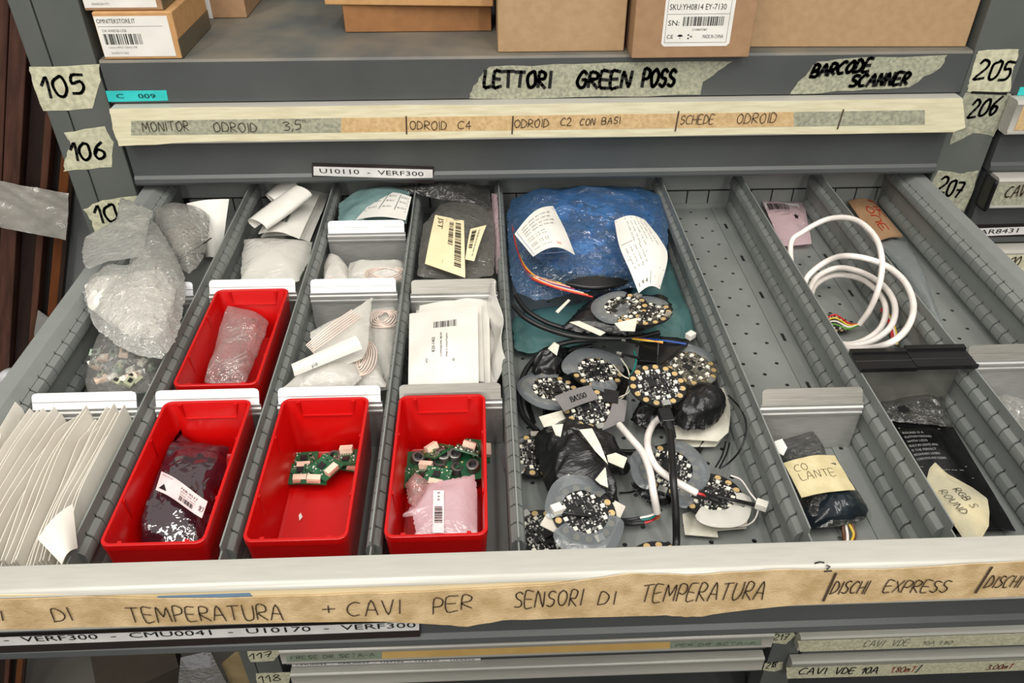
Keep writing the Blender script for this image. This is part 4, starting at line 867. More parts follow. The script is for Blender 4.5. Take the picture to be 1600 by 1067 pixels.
# ------------------------------------------------------------------ small green boards in the red bins
def green_board(px, py_, z, rot, kind, label, tx=0, ty=0, w=.0105, h=.0105):
    p = pz(px, py_, z); t = thing('sensor_board', p, label, 'circuit board', 'small green sensor boards in the red bins')
    mb = MB(); mb.box(-w, w, -h, h, 0, .0014, PCBG); mb.build('board', t, local=True)
    if kind != 'lens':
        mb = MB(); mb.box(-.0055, .0055, -h + .0003, -h + .0058, .0015, .0065, IVORY); mb.box(-.0045, .0045, -h + .0001, -h + .0003, .0025, .0042, mat('ivory_shade', (196, 160, 136), .6)); mb.build('connector', t, local=True, bevel=.0004)
        mb = MB(); mb.box(-.004, .0016, .0005, .006, .0015, .0027, CHIP); mb.build('chip', t, local=True)
        R = random.Random(int(px * 7 + py_)); mb = MB()
        for k in range(26):
            x, y = R.uniform(-w + .001, w - .001), R.uniform(-.0035, h - .001)
            if -.0048 < x < .0024 and -.0003 < y < .0068: continue
            mb.box(x - .0006, x + .0006, y - .0004, y + .0004, .0015, .0022, R.choice((SILV, SILV, CHIP, LED)))
        for k in range(5): mb.box(-.0044 + k * .002, -.0034 + k * .002, -.0042, -.0022, .0015, .0018, SILV)
        mb.build('solder_parts', t, local=True, kind='stuff')
    else:
        mb = MB(); mb.loops([[V((rr * math.cos(k * math.pi / 10), rr * math.sin(k * math.pi / 10), z_)) for k in range(20)] for rr, z_ in ((.0055, .0015), (.0055, .0085), (.0049, .0088), (.0034, .0088), (.0032, .004))], mat('lens_barrel', (120, 116, 112), .3, .7)); mb.build('lens_barrel', t, local=True, smooth=40)
        mb = MB(); mb.cyl((0, 0, .0041), .0031, .0012, mat('lens_glass', (60, 60, 66), .08), 16, r2=.0018); mb.build('lens', t, local=True, smooth=60)
        mb = MB()
        for sx, sy in ((-1, -1), (1, -1), (1, 1), (-1, 1)): mb.cyl((sx * (w - .002), sy * (h - .002), .0015), .001, .0003, GOLD, 8)
        mb.build('solder_pad', t, local=True)
    t.rotation_euler = (tx, ty, rot); return t
zb = BF + .0012
for a in ((477, 722, zb + .003, .06, 'c', 'green board half under the others, rear left in the few-boards bin', .05, 0), (471, 741, zb + .006, .05, 'c', 'green board lying left-most in the few-boards bin', .1, .05), (493, 742, zb + .009, .0, 'c', 'green board lying centrally in the few-boards bin, connector to the front', .05, .1),
          (524, 721, zb + .004, .25, 'lens', 'green board face-down with a lens barrel in the few-boards bin', .05, 0), (509, 731, zb + .014, .9, 'c', 'green board turned askew on top in the few-boards bin', .1, -.1), (540, 716, zb + .012, 3.1, 'c', 'green board with connector to the rear in the few-boards bin', .15, .1), (551, 722, zb + .005, .1, 'c', 'green board tucked against the right wall of the few-boards bin', .1, .35),
          (651, 722, zb + .006, .3, 'lens', 'board with a dark lens barrel at the left of the crowded bin', .2, .2), (662, 741, zb + .013, 2.9, 'c', 'board with connector to the rear, left front of the crowded bin', .15, .1), (648, 750, zb + .008, .2, 'c', 'board tilted at the left wall of the crowded bin', .2, .5), (684, 706, zb + .016, -2.4, 'c', 'dark-sided board standing tilted at the rear of the crowded bin', .5, 0),
          (693, 717, zb + .012, .2, 'lens', 'board with a bright lens ring near the middle rear of the crowded bin', .25, 0), (712, 716, zb + .012, .1, 'lens', 'board with a bright lens ring beside the middle one in the crowded bin', .2, -.05), (730, 704, zb + .022, 2.9, 'c', 'board leaning highest against the rear right of the crowded bin', .6, -.2), (746, 705, zb + .014, 1.6, 'c', 'board against the right rear corner of the crowded bin', .3, -.3),
          (740, 734, zb + .013, .1, 'lens', 'board with a lens ring at the right wall of the crowded bin', .15, -.1), (686, 734, zb + .006, 1.0, 'lens', 'board with a lens ring low in the middle of the crowded bin', 0, .2), (683, 748, zb + .016, -.2, 'c', 'board lying in the middle front of the crowded bin', .1, .1), (714, 740, zb + .006, 2.0, 'lens', 'board lying low beside the pink bag in the crowded bin', .1, 0), (720, 752, zb + .004, .5, 'c', 'board almost hidden under the pink bag in the crowded bin', 0, 0)):
    green_board(a[0], a[1], a[2], a[3], a[4], a[5], a[6], a[7])
mb = MB(); mb.prism([pz(470, 802, BF + .0008), pz(473, 808, BF + .0008), pz(468, 814, BF + .0008), pz(467, 806, BF + .0008)], (0, 0, .0008), PAPER); mb.build('paper_scrap', label='tiny white scrap on the floor of the few-boards bin', cat='paper')
def torn_label(t, c):
    q = [pz(676, 834, -.028), pz(694, 834, -.028), pz(694, 768, -.026), pz(677, 768, -.026)]; fn = quadfn(*q, lambda u, v: .0012); mb = MB(); mb.sheet(fn, 4, 10, mat('pink_white_label', (240, 220, 222), .5), .0003); mp = fn_map(fn); bars(mb, mp, .15, .22, .85, .62, INK, 20, False); printed(mb, 'E 4 E', lambda u, v: mp(.4 + v, 1.69 - u), .74, 0, .95, .22, INK); mb.build('label', t)
bag('pink_bag', 'torn pink antistatic bag lying in front in the crowded red bin', 'bag', [(618, 809), (640, 796), (650, 770), (660, 758), (672, 754), (705, 749), (741, 741), (748, 780), (752, 832), (700, 836), (650, 837), (646, 806), (634, 806)], -.031, -.031, PINKF, .004, .004, .002, 45, 63, 80, 14, parts=torn_label, zmin=BF, jag=.0008, lim=(-.1365, -.080))
bag('pink_bag', 'transparent torn-off corner of the pink bag, curled up at the left', 'bag', [(634, 757), (650, 740), (668, 752), (664, 770), (648, 792), (638, 786)], -.026, -.022, PINKC, .004, .004, .003, 60, 64, zmin=BF)

# ------------------------------------------------------------------ round circuit boards in the wide bay
RB = .0254
def sector(a0, a1, r0, r1, z0, z1, seed, n=26, m=SLEEVE, th=.0007):
    R = random.Random(seed); mb = MB(); ph = R.random() * 6
    def fn(u, v):
        a = math.radians(a0 + (a1 - a0) * u); e = math.sin(u * math.pi) ** .5
        rr = r0 + (r1 - r0) * v * (.55 + .45 * e) * (1 + .10 * math.sin(5 * u + ph) + .05 * math.sin(13 * u + ph))
        return V((rr * math.cos(a), rr * math.sin(a), z0 + (z1 - z0) * v + .0012 * math.sin(v * 3.1) + .0005 * math.sin(u * 22 + ph) * (1 - v)))
    mb.sheet(fn, n, 7, m, th); return mb
def board_parts(t, pcb, seed, usb=True, sparse=False):
    mb = MB(); mb.cyl((0, 0, 0), RB, .0016, pcb, 44); mb.build('board', t, local=True, smooth=30)
    for k in range(14):
        a = math.radians(-90 + 20 + k * 320 / 13); c = V((math.cos(a), math.sin(a), 0)) * .0219; mb = MB(); n = 12
        lp = lambda rr, z: [c + V((rr * math.cos(j * 2 * math.pi / n), rr * math.sin(j * 2 * math.pi / n), z)) for j in range(n)]
        mb.loops([lp(.0027, .0016), lp(.0026, .0020), lp(.0014, .0020), lp(.0013, .0017)], GOLD); mb.build('contact_pad', t, local=True)
    for k in range(10):
        a = math.radians(-72 + k * 36); c = (math.cos(a) * .0163, math.sin(a) * .0163)
        mb = MB(); mb.box(c[0] - .0016, c[0] + .0016, c[1] - .0016, c[1] + .0016, .0017, .0029, LED); mb.cyl((c[0], c[1], .0029), .0011, .0002, mat('led_lens', (250, 246, 214), .15), 10); mb.build('led', t, local=True)
    for x, y, w_, h_, hh in ((-.004, .0015, .0036, .0036, .0012), (.006, .003, .002, .0024, .0011), (.0045, -.007, .0024, .0018, .0011), (-.007, -.006, .0016, .002, .0010), (.001, .009, .0028, .002, .0016)):
        mb = MB(); mb.box(x - w_, x + w_, y - h_, y + h_, .0017, .0017 + hh, CHIP)
        for j in range(6):
            q = y - h_ + h_ * 2 * (j + .5) / 6
            for sx in (-1, 1): mb.box(x + sx * w_ - .0004 + sx * .0003, x + sx * w_ + .0004 + sx * .0003, q - .0002, q + .0002, .0017, .0021, SILV)
        mb.build('chip', t, local=True)
    for sx in (-1, 1):
        mb = MB(); x = sx * .0105; mb.box(x - .0018, x + .0018, -.002, .0016, .0017, .0032, SILV); mb.cyl((x, -.0002, .0032), .0010, .0006, CHIP, 10); mb.build('push_button', t, local=True)
    if usb:
        mb = MB(); mb.box(-.0036, .0036, -.0262, -.0205, .0017, .0043, SILV); mb.box(-.003, .003, -.0263, -.0262, .0021, .0038, INK); mb.build('usb_connector', t, local=True, bevel=.0004)
    R = random.Random(seed); mb = MB()
    for k in range(190 if not sparse else 60):
        rr = RB * math.sqrt(R.random()) * .80; a = R.random() * 6.283; x, y = rr * math.cos(a), rr * math.sin(a); w_ = R.choice((.0004, .0005, .0008)); h_ = R.choice((.0003, .0005, .0009))
        mb.box(x - w_, x + w_, y - h_, y + h_, .0017, R.choice((.0021, .0024, .0019)), R.choice((SILV, SILV, SILV, LED, CHIP)))
    mb.build('solder_parts', t, local=True, kind='stuff')
GB = 'round circuit boards in the wide bay'
def new_board(p, rot, tx, ty, label, pcb=PCBK, seed=1, sleeves=(), group=GB, extra=None, scale=1):
    global PROTO
    t = thing('round_circuit_board', p, label, 'circuit board', group)
    if pcb is PCBK and PROTO is not None:
        for ch in [k for k in bpy.data.objects if k.parent == PROTO and k.name.split('.')[0] in ('board', 'contact_pad', 'led', 'chip', 'push_button', 'usb_connector', 'solder_parts')]: copy_tree(ch, t)
    else:
        board_parts(t, pcb, seed)
        if pcb is PCBK: PROTO = t
    for i, sv in enumerate(sleeves):
        a0, a1, r0, r1 = sv[:4]; sector(a0, a1, r0, r1, .0036, .0016, seed * 9 + i, m=sv[4] if len(sv) > 4 else SLEEVE).build('clear_sleeve', t, local=True, smooth=60)
    if extra: extra(t)
    t.rotation_euler = (tx, ty, math.radians(rot)); t.scale = (scale,) * 3; return t
PROTO = None
new_board(pz(1027, 603, -.016), 8, .12, .0, 'round board lying uppermost, black plug at its front edge and bare gold pads', seed=3)
new_board(pz(862, 612, -.043), 200, .05, -.12, 'round board by the left wall of the wide bay, milky sleeve around its left', seed=4, sleeves=((-130, 90, .019, .033),))
new_board(pz(932, 582, -.040), 100, .1, .0, 'round board with a broad grey sleeve arching over its rear edge', seed=5, sleeves=((-80, 95, .0185, .037), (150, 210, .019, .032)))
def basso(t):
    mb = MB(); fn = quadfn((-.026, -.002, .0052), (.010, .006, .0052), (.008, .024, .0052), (-.028, .018, .0045), lambda u, v: .0015 * math.sin(u * 3.1)); mb.sheet(fn, 12, 8, MILKG if False else mat('grey_tape', (122, 118, 118), .45), .0006); mp = fn_map(fn); handwrite(mb, 'BASSO', mp, .3, .3, .72, .3, .03, INK); mb.build('grey_tape', t, smooth=60, local=True, label='grey tape handwritten BASSO')
    mb = MB(); mb.prism([(-.002, -.03, .0046), (.022, -.024, .0046), (.034, -.002, .0052), (.024, .004, .0052), (.010, -.016, .0048)], (0, 0, .0007), mat('grey_tape', (122, 118, 118))); mb.build('grey_tape', t, local=True)
    mb = MB(); mb.prism([(.012, .002, .0054), (.024, -.004, .0054), (.031, .010, .0054), (.019, .016, .0054)], (0, 0, .0012), BTAPE); mb.build('black_tape', t, local=True)
new_board(pz(922, 640, -.034), 15, .1, .05, 'round board wrapped with grey tape marked BASSO', seed=6, extra=basso)
new_board(pz(1079, 575, -.034), 40, .15, .05, 'taupe round board at the rear right, partly under the uppermost one', PCBB, 8, ((-20, 140, .019, .032),))
new_board(pz(1046, 735, -.040), -25, .1, .1, 'round board under the white and black cables, ringed by a blue-grey sleeve', seed=7, sleeves=((-30, 100, .0185, .034), (140, 250, .0185, .034)))
new_board(pz(1112, 776, -.045), 60, .0, .05, 'round board at the right wall lying on a white paper scrap', seed=9, sleeves=((30, 150, .0185, .034), (170, 300, .0185, .035, MILKY)))
def diamond(t):
    mb = MB(); mb.prism([(-.036, .004, -.0012), (-.004, -.036, -.0012), (.035, -.006, -.0012), (.006, .036, -.0012)], (0, 0, .0008), mat('milky_paper', (212, 204, 190), .5)); mb.build('backing_paper', t, local=True)
new_board(pz(912, 803, -.033), 25, .25, .05, 'round board at the front left with a pale diamond backing and white plug', seed=10, sleeves=((20, 170, .0185, .034), (190, 330, .0185, .037)), extra=diamond)
new_board(pz(846, 838, -.053), -150, .0, .0, 'round board in the very front left corner with bare gold pads', seed=11)
pe = pz(1022, 845, -.050); new_board(V((pe.x, max(pe.y - RB, .3705), -.052)), -20, 0, 0, 'round board half hidden by the front panel near the black cable', seed=12)
new_board(pz(972, 483, -.004), 130, -.1, .1, 'round board in the black taped bundle at the rear, left one', seed=13, sleeves=((-60, 120, .017, .031),))
new_board(pz(1008, 490, -.002), 60, -.15, .05, 'round board in the black taped bundle at the rear, right one', seed=14, sleeves=((-40, 130, .016, .034),))
new_board(pz(838, 712, -.052), 180, 0, 0, 'round board mostly hidden under the black taped bundle at the left', seed=15, sleeves=((-60, 60, .0185, .031),))

# taped bundles, papers and cables
def bundle(label, outline, z, zc, top, bot, seed, papers=(), amp=.006, sub=None):
    O = pxo(outline, z); c = sum(O, V()) / len(O); c.z = FLOORZ; t = thing('taped_bundle', c, label, 'taped cable bundle', 'black taped bundles')
    mb = MB(); pillow(mb, O, zc, BTAPE, top * .8, bot, amp * 1.9, 44, seed, 84, 20, .0012, flat=5); mb.build('black_tape', t, smooth=50)
    for q, zz in papers:
        mb = MB(); P = pxo(q, zz); mb.prism(P, (0, 0, .0006), mat('torn_white_label', (226, 222, 208), .5, 0, (206, 202, 186), 60)); mb.build('torn_paper', t)
    return t
bundle('big crumpled black taped bundle at the left middle of the wide bay', [(834, 682), (850, 668), (880, 660), (930, 668), (962, 688), (986, 728), (978, 742), (940, 736), (912, 740), (945, 765), (972, 792), (968, 808), (930, 790), (885, 782), (858, 772), (846, 740), (836, 710)], -.043, -.030, .011, .018, 71,
       [([(862, 665), (880, 663), (876, 683), (868, 680)], -.010), ([(905, 672), (925, 670), (938, 695), (950, 726), (930, 705)], -.008), ([(948, 712), (962, 708), (980, 716), (974, 732), (950, 722)], -.020), ([(930, 750), (946, 730), (950, 762), (938, 757)], -.018)])
bundle('black taped bundle on a white card at the right of the wide bay', [(1050, 628), (1070, 608), (1105, 600), (1130, 612), (1134, 636), (1122, 656), (1100, 670), (1072, 672), (1052, 660)], -.034, -.028, .012, .016, 72,
       [([(1124, 606), (1140, 608), (1141, 650), (1138, 676), (1122, 690), (1052, 686), (1050, 664), (1100, 672), (1128, 650)], -.046), ([(1050, 688), (1122, 689), (1130, 684), (1118, 698), (1060, 699)], -.054)])
bundle('black taped bundle with two boards lying in front of the blue bag', [(876, 512), (905, 484), (935, 458), (962, 462), (985, 472), (1012, 462), (1042, 464), (1052, 482), (1040, 500), (1010, 514), (975, 524), (935, 520), (900, 518)], -.018, -.016, .005, .012, 73,
       [([(960, 506), (996, 497), (992, 518), (970, 517)], .0015), ([(890, 504), (905, 502), (946, 520), (938, 525)], -.010), ([(868, 487), (888, 468), (891, 470), (872, 490)], -.002)], amp=.004)
bundle('black taped cable mass by the left wall behind the sleeved boards', [(832, 570), (842, 550), (860, 542), (888, 544), (884, 575), (872, 592), (846, 594), (836, 600), (832, 590)], -.046, -.04, .008, .012, 74, [([(856, 545), (866, 535), (874, 540), (870, 556)], -.026)])
bundle('flat black taped mass beneath the two sleeved boards and the grey-taped board', [(836, 600), (850, 562), (900, 548), (955, 552), (988, 580), (976, 630), (945, 664), (880, 668), (850, 650)], -.056, -.055, .004, .004, 77, amp=.002)
bundle('black tape lump under the uppermost round board', [(985, 655), (1000, 632), (1030, 630), (1050, 640), (1042, 668), (1010, 672)], -.048, -.044, .010, .008, 75)
bundle('black tape lump under the board ringed by the blue-grey sleeve', [(985, 755), (1010, 745), (1060, 760), (1070, 775), (1040, 790), (1012, 785)], -.054, -.053, .004, .005, 76)
for lab, q, z in (('black plastic shroud beside the taupe round board, left one', [(1000, 533), (1028, 535), (1027, 566), (996, 563)], -.022), ('black plastic shroud beside the taupe round board, right one', [(1031, 526), (1076, 534), (1042, 562), (1028, 570)], -.020)):
    mb = MB(); mb.prism(pxo(q, z), (0, 0, -.006), BLACKP); mb.build('connector_shroud', label=lab, cat='connector', bevel=.0008)
mb = MB(); mb.prism(pxo([(1066, 804), (1070, 836), (1122, 840), (1120, 830), (1166, 826), (1172, 788), (1160, 774)], -.0555), (0, 0, .0007), mat('torn_white_label', (226, 222, 208))); mb.build('paper_scrap', label='white card under the board at the right wall', cat='paper')
mb = MB(); mb.prism(pxo([(842, 652), (884, 640), (892, 652), (870, 664), (850, 668)], -.036), (0, 0, .0007), mat('torn_white_label', (226, 222, 208))); mb.build('paper_scrap', label='torn pale label between the two left boards and the big black bundle', cat='paper')

def cable(name, label, cat, pts, r_, m, ends=None, group=None, n=8):
    P = [pz(*p) for p in pts]; S = spline(P, 9)
    S = [V((p.x, p.y, max(p.z, FL + r_ + .0003))) for p in S]
    if ends is None:
        mb = MB(); mb.tube(S, r_, m, n); return mb.build(name, smooth=60, label=label, cat=cat, group=group)
    c = sum(P, V()) / len(P); c.z = FL; t = thing(name, c, label, cat, group); mb = MB(); mb.tube(S, r_, m, n); mb.build('sheath', t, smooth=60); ends(t); return t
def wires(lst):
    def f(t):
        for nm, pts, rr, m in lst: mb = MB(); mb.tube(spline([pz(*q) for q in pts], 7), rr, m, 6); mb.build(nm, t, smooth=60)
    return f
cable('white_cable', 'white cable from the grey-taped board curving down to bare coloured ends', 'cable', [(968, 664, -.03), (985, 684, -.022), (1003, 706, -.02), (1015, 735, -.018), (1021, 770, -.024), (1027, 801, -.042)], .003, WHITEC,
      wires([('red_wire', [(1028, 802, -.042), (1020, 812, -.05), (1004, 818, -.052)], .0012, REDW), ('heat_shrink', [(1006, 817, -.052), (980, 818, -.05), (950, 813, -.04)], .0022, BLACKR), ('white_wire', [(1027, 801, -.042), (1015, 806, -.046), (1000, 809, -.048)], .001, WHITEC), ('teal_wire', [(1027, 803, -.043), (1016, 810, -.048), (1002, 812, -.05)], .001, TEALW), ('heat_shrink', [(1002, 809, -.05), (975, 812, -.049), (940, 808, -.036), (900, 804, -.028), (880, 801, -.0265)], .0014, BLACKR), ('yellow_wire', [(1028, 800, -.042), (1030, 808, -.048), (1022, 812, -.052)], .0008, ORAW)]))
cable('white_cable', 'white cable looping from under the uppermost board to a red and black splice', 'cable', [(1034, 650, -.035), (1020, 664, -.028), (1012, 684, -.022), (1014, 706, -.019), (1026, 730, -.021), (1052, 750, -.021), (1088, 770, -.030)], .003, WHITEC,
      wires([('red_wire', [(1088, 770, -.03), (1095, 772, -.03), (1102, 774, -.032)], .0011, REDW), ('heat_shrink', [(1088, 768, -.03), (1110, 774, -.032), (1140, 780, -.035), (1180, 789, -.04)], .0016, BLACKR), ('heat_shrink', [(1096, 772, -.033), (1116, 780, -.036), (1130, 786, -.038)], .002, BLACKR)]))
def plug(t):
    A = pz(1036, 640, -.0135); B = pz(1046, 668, -.016); ax = (B - A); M = Matrix.Translation(A) @ ax.to_track_quat('Y', 'Z').to_matrix().to_4x4(); mb = MB(); mb.box(-.0056, .0056, .001, ax.length * .82, -.0035, .0045, BLACKP, M); mb.build('usb_plug', t, bevel=.0012)
    mb = MB(); mb.tube([M @ V((0, ax.length * .8, 0)), M @ V((0, ax.length * 1.15, 0)), M @ V((0, ax.length * 1.5, -.001))], [.0045, .004, .0034], BLACKR, 10); mb.build('strain_relief', t, smooth=60)
cable('black_usb_cable', 'black plug cable running from the uppermost board to the front panel', 'cable', [(1047, 672, -.016), (1050, 710, -.014), (1052, 750, -.0125), (1056, 800, -.03), (1057, 840, -.046), (1056, 856, -.05)], .0030, BLACKR, plug)
GC = 'thin black cables in the wide bay'
cable('black_cable', 'black cable sweeping along the rear left in front of the blue bag', 'cable', [(802, 478, -.012), (820, 496, -.014), (850, 512, -.018), (890, 524, -.02), (930, 528, -.022), (990, 528, -.024), (1030, 520, -.026)], .0026, BLACKR, group=GC)
cable('black_cable', 'second black cable beside the sweeping one, ending in a white tip at the left wall', 'cable', [(806, 462, -.016), (822, 484, -.018), (852, 503, -.022), (886, 514, -.024), (920, 520, -.026)], .0026, BLACKR, group=GC)
cable('black_cable', 'black cable arching round the left boards', 'cable', [(935, 530, -.03), (890, 534, -.034), (852, 548, -.038), (822, 578, -.042), (811, 618, -.046), (818, 650, -.05), (840, 674, -.05)], .0027, BLACKR, group=GC)
cable('black_cable', 'inner black cable arching round the left boards', 'cable', [(925, 540, -.046), (898, 546, -.048), (862, 558, -.050), (834, 588, -.056), (824, 624, -.057), (834, 660, -.058)], .0022, BLACKR, group=GC)
cable('black_cable', 'black cable lying across the floor behind the cable-crossed board', 'cable', [(930, 695, -.045), (975, 706, -.058), (1020, 702, -.058), (1060, 690, -.058), (1085, 672, -.056)], .0024, BLACKR, group=GC)
cable('black_cable', 'black strap cable between the white card and the sleeve-ringed board', 'cable', [(1100, 690, -.056), (1090, 706, -.056), (1084, 724, -.052)], .003, BLACKR, group=GC)
cable('black_cable', 'thin black wire hooping over the right divider rolls', 'cable', [(1138, 618, -.04), (1158, 640, -.022), (1166, 668, -.015), (1158, 700, -.022), (1140, 722, -.04), (1124, 732, -.046)], .0008, BLACKR, group=GC)
cable('black_cable', 'thin straight black wire near the right divider, left one', 'cable', [(1134, 690, -.054), (1128, 712, -.05), (1118, 730, -.045)], .0007, BLACKR, group=GC)
cable('black_cable', 'thin straight black wire near the right divider, right one', 'cable', [(1140, 692, -.054), (1134, 712, -.05), (1124, 731, -.045)], .0007, BLACKR, group=GC)
cable('black_cable', 'thin black wire on the floor left of the sleeve-ringed board', 'cable', [(968, 770, -.058), (985, 769, -.0605), (1000, 764, -.0605)], .0007, BLACKR, group=GC)
def jplug(t):
    p = pz(1190, 789, -.036); M = Matrix.Translation(p) @ Matrix.Rotation(-.5, 4, 'Z'); mb = MB(); mb.box(-.0045, .0045, -.0035, .0035, -.003, .003, LED, M); mb.build('plug', t, bevel=.0005)
cable('white_wire', 'thin white wire looping from a small white plug round the board on the card', 'wire', [(1142, 743, -.042), (1158, 750, -.04), (1172, 770, -.036), (1184, 786, -.036), (1184, 800, -.042), (1176, 815, -.05), (1158, 822, -.052), (1120, 818, -.05), (1095, 812, -.05)], .0007, WHITEC, jplug)
cable('jumper_wire', 'teal jumper wire arching behind the uppermost board', 'wire', [(991, 549, -.026), (994, 562, -.022), (990, 578, -.022), (984, 588, -.024)], .0009, TEALW)
for i, (m, nm) in enumerate(((ORAW, 'orange'), (YELW, 'yellow'), (BLUW, 'blue'), (BLUW, 'second blue'))): cable('jumper_wire', nm + ' jumper wire leading into the black shroud at the rear', 'wire', [(985, 528 + i * 1.2, -.024), (1010, 531 + i * 1.4, -.019), (1036, 536 - i * 2, -.018)] if i < 2 else [(1000, 526 + i, -.026), (1040, 530 + i, -.018), (1072, 535 + i, -.02)], .0007, m)
for i, (pts, lab) in enumerate((([(978, 532, -.022), (1000, 537, -.02)], 'rear'), ([(972, 553, -.024), (1000, 560, -.02)], 'front'))):
    t = thing('jumper_plug', pz(*pts[0]), 'black jumper plug with a bright metal tip, %s one of two behind the uppermost board' % lab, 'plug'); A = pz(*pts[0]); B = pz(*pts[1]); d = (B - A)
    mb = MB(); mb.tube([A, B], .0014, BLACKP, 8); mb.build('sleeve', t, smooth=40); mb = MB(); mb.tube([A - d * .28, A], .0014, SILV, 8); mb.build('metal_tip', t, smooth=40, label='bright metal tip')
for i, pts in enumerate(([(958, 570, -.03), (972, 586, -.024), (984, 592, -.024), (1000, 598, -.02)], [(970, 560, -.03), (982, 580, -.024), (984, 610, -.03), (965, 622, -.034)], [(984, 600, -.028), (976, 618, -.034), (962, 628, -.034)])):
    cable('jumper_wire', ('pale wire reaching from the arched sleeve to the uppermost board', 'pale wire curving down to the grey-taped board, left one', 'pale wire curving down to the grey-taped board, right one')[i], 'wire', pts, .0006, mat('pale_wire', (222, 216, 196), .4))
mb = MB(); M = Matrix.Translation(pz(870, 797, -.026)) @ Matrix.Rotation(.4, 4, 'Z'); mb.box(-.0042, .0042, -.0038, .0038, -.002, .004, LED, M); mb.build('white_plug', label='small white plug on the diamond-backed board', cat='plug', bevel=.0005)
mb = MB(); M = Matrix.Translation(pz(1079, 524, -.03)) @ Matrix.Rotation(.7, 4, 'Z'); mb.box(-.0045, .0045, -.0035, .0035, -.003, .003, LED, M); mb.build('white_plug', label='small white plug at the right divider below the teal bag corner', cat='plug', bevel=.0005)

# ------------------------------------------------------------------ blue and teal bags at the back of the wide bay
def blue_in(t, c):
    for i in range(7):
        mb = MB(); mb.tube(spline([pz(822 + i * 3, 395 + 5 * i, -.018), pz(860 + 2 * i, 422 + 3 * i, -.008), pz(930, 434 + 2.5 * i, -.006), pz(990 - i, 420 + 3 * i, -.012), pz(1018 - 2 * i, 394 + 3 * i, -.02)], 7), .003, BLACKR, 8); mb.build('coiled_cable', t, smooth=60)
    for i, m in enumerate((REDW, YELW, ORAW, PINKW, REDW, BLUW, PINKW, ORAW, REDW)):
        mb = MB(); mb.tube(spline([pz(800 + i * 1.5, 350 + 6 * i, -.01), pz(808 + 2 * i, 390 + 5 * i, -.004), pz(826 + 5 * i, 425 + 3 * i, .0), pz(870 + 7 * i, 440 + 3 * i, -.004)], 6), .0008, m, 6); mb.build('wire', t, smooth=60)
    LIM[0] = (-.044, .1465); mb = MB(); pillow(mb, pxo([(806, 330), (840, 302), (1000, 298), (1034, 330), (1038, 400), (1015, 430), (900, 438), (840, 420), (815, 380)], -.02), -.012, mat('blue_sheet', (96, 166, 224), .25, 0, (30, 82, 136), 20, .6, 40, detail=5, lo=.38, hi=.6), .008, .02, .009, 30, 81); mb.build('blue_liner', t, smooth=60)
bag('blue_bag', 'large crinkled blue bag with two white paper slips at the back of the wide bay', 'bag', [(793, 335), (800, 312), (830, 300), (900, 292), (1000, 292), (1036, 308), (1044, 345), (1043, 400), (1036, 436), (1012, 448), (960, 453), (900, 456), (860, 468), (836, 470), (806, 456), (796, 420)], -.014, .004, BLUEF, .012, .014, .011, 34, 82, 120, 34, parts=blue_in, jag=.0012, zmin=-.036, lim=(-.044, .1465))
def slip(name, label, L_, R_, zs, deco, seed):
    Ls = spline([pz(*p) for p in L_], 8); Rs = spline([pz(*p) for p in R_], 8)
    at = lambda S, v: S[min(int(v * (len(S) - 1)), len(S) - 2)].lerp(S[min(int(v * (len(S) - 1)), len(S) - 2) + 1], v * (len(S) - 1) - min(int(v * (len(S) - 1)), len(S) - 2))
    def fn(u, v):
        p = at(Ls, v).lerp(at(Rs, v), u); p.z += zs * math.sin(u * math.pi); return p
    mb = MB(); mb.sheet(fn, 14, 24, PAPER, .0004); deco(mb, fn_map(fn, .0006)); return mb.build(name, smooth=70, label=label, cat='paper', group='paper slips on the blue bag')
def d1(mb, mp):
    bl = mat('blue_grey_print', (150, 160, 196), .6)
    for a in ((.04, .04, .96, .05), (.04, .95, .96, .96), (.04, .04, .05, .96), (.95, .04, .96, .96), (.05, .36, .95, .366), (.05, .58, .95, .585), (.05, .2, .95, .205)): rect(mb, mp, *a, bl)
    for k, v in enumerate((.86, .78, .70, .62)): printed(mb, 'abc dse xc rot nb', mp, .12, v, .82 - .05 * (k % 2), .035, GREYP)
    for v in (.50, .43, .30, .25, .13): printed(mb, 'xab 12 34', mp, .1, v, .5, .025, GREYP)
    rect(mb, mp, .62, .1, .72, .16, mat('pink_stamp', (222, 170, 160), .6))
slip('paper_slip', 'curled white form slip lying on the left of the blue bag', [(833, 401, .022), (818, 383, .022), (804, 366, .022)], [(898, 398, .022), (884, 362, .026), (864, 322, .024)], .010, d1, 1)
def d2(mb, mp):
    for a in ((.04, .02, .05, .98), (.95, .02, .96, .98), (.3, .3, .31, .98), (.5, .04, .51, .98), (.66, .1, .67, .98), (.8, .2, .81, .98), (.04, .66, .3, .664), (.04, .46, .5, .464), (.04, .18, .95, .185), (.5, .02, .51, .18), (.04, .02, .95, .024)): rect(mb, mp, *a, INK)
    for k in range(6): printed(mb, 'xm cab 12 mo', lambda a, b_: mp(.33 + .1 * k + b_, .95 - a), .02, 0, .30 + .05 * (k % 3), .035, GREYP)
    for k in range(4): printed(mb, 'ab rox 7', lambda a, b_: mp(.1 + .1 * k + b_, .62 - a), .02, 0, .3, .03, GREYP)
    printed(mb, '1 9 4', mp, .1, .06, .4, .06, INK)
slip('paper_slip', 'long curled white form slip hanging over the right side of the blue bag', [(998, 458, .004), (985, 425, .014), (968, 385, .02), (960, 345, .02)], [(1031, 452, .002), (1043, 402, .01), (1032, 375, .018), (1008, 344, .02)], .006, d2, 2)
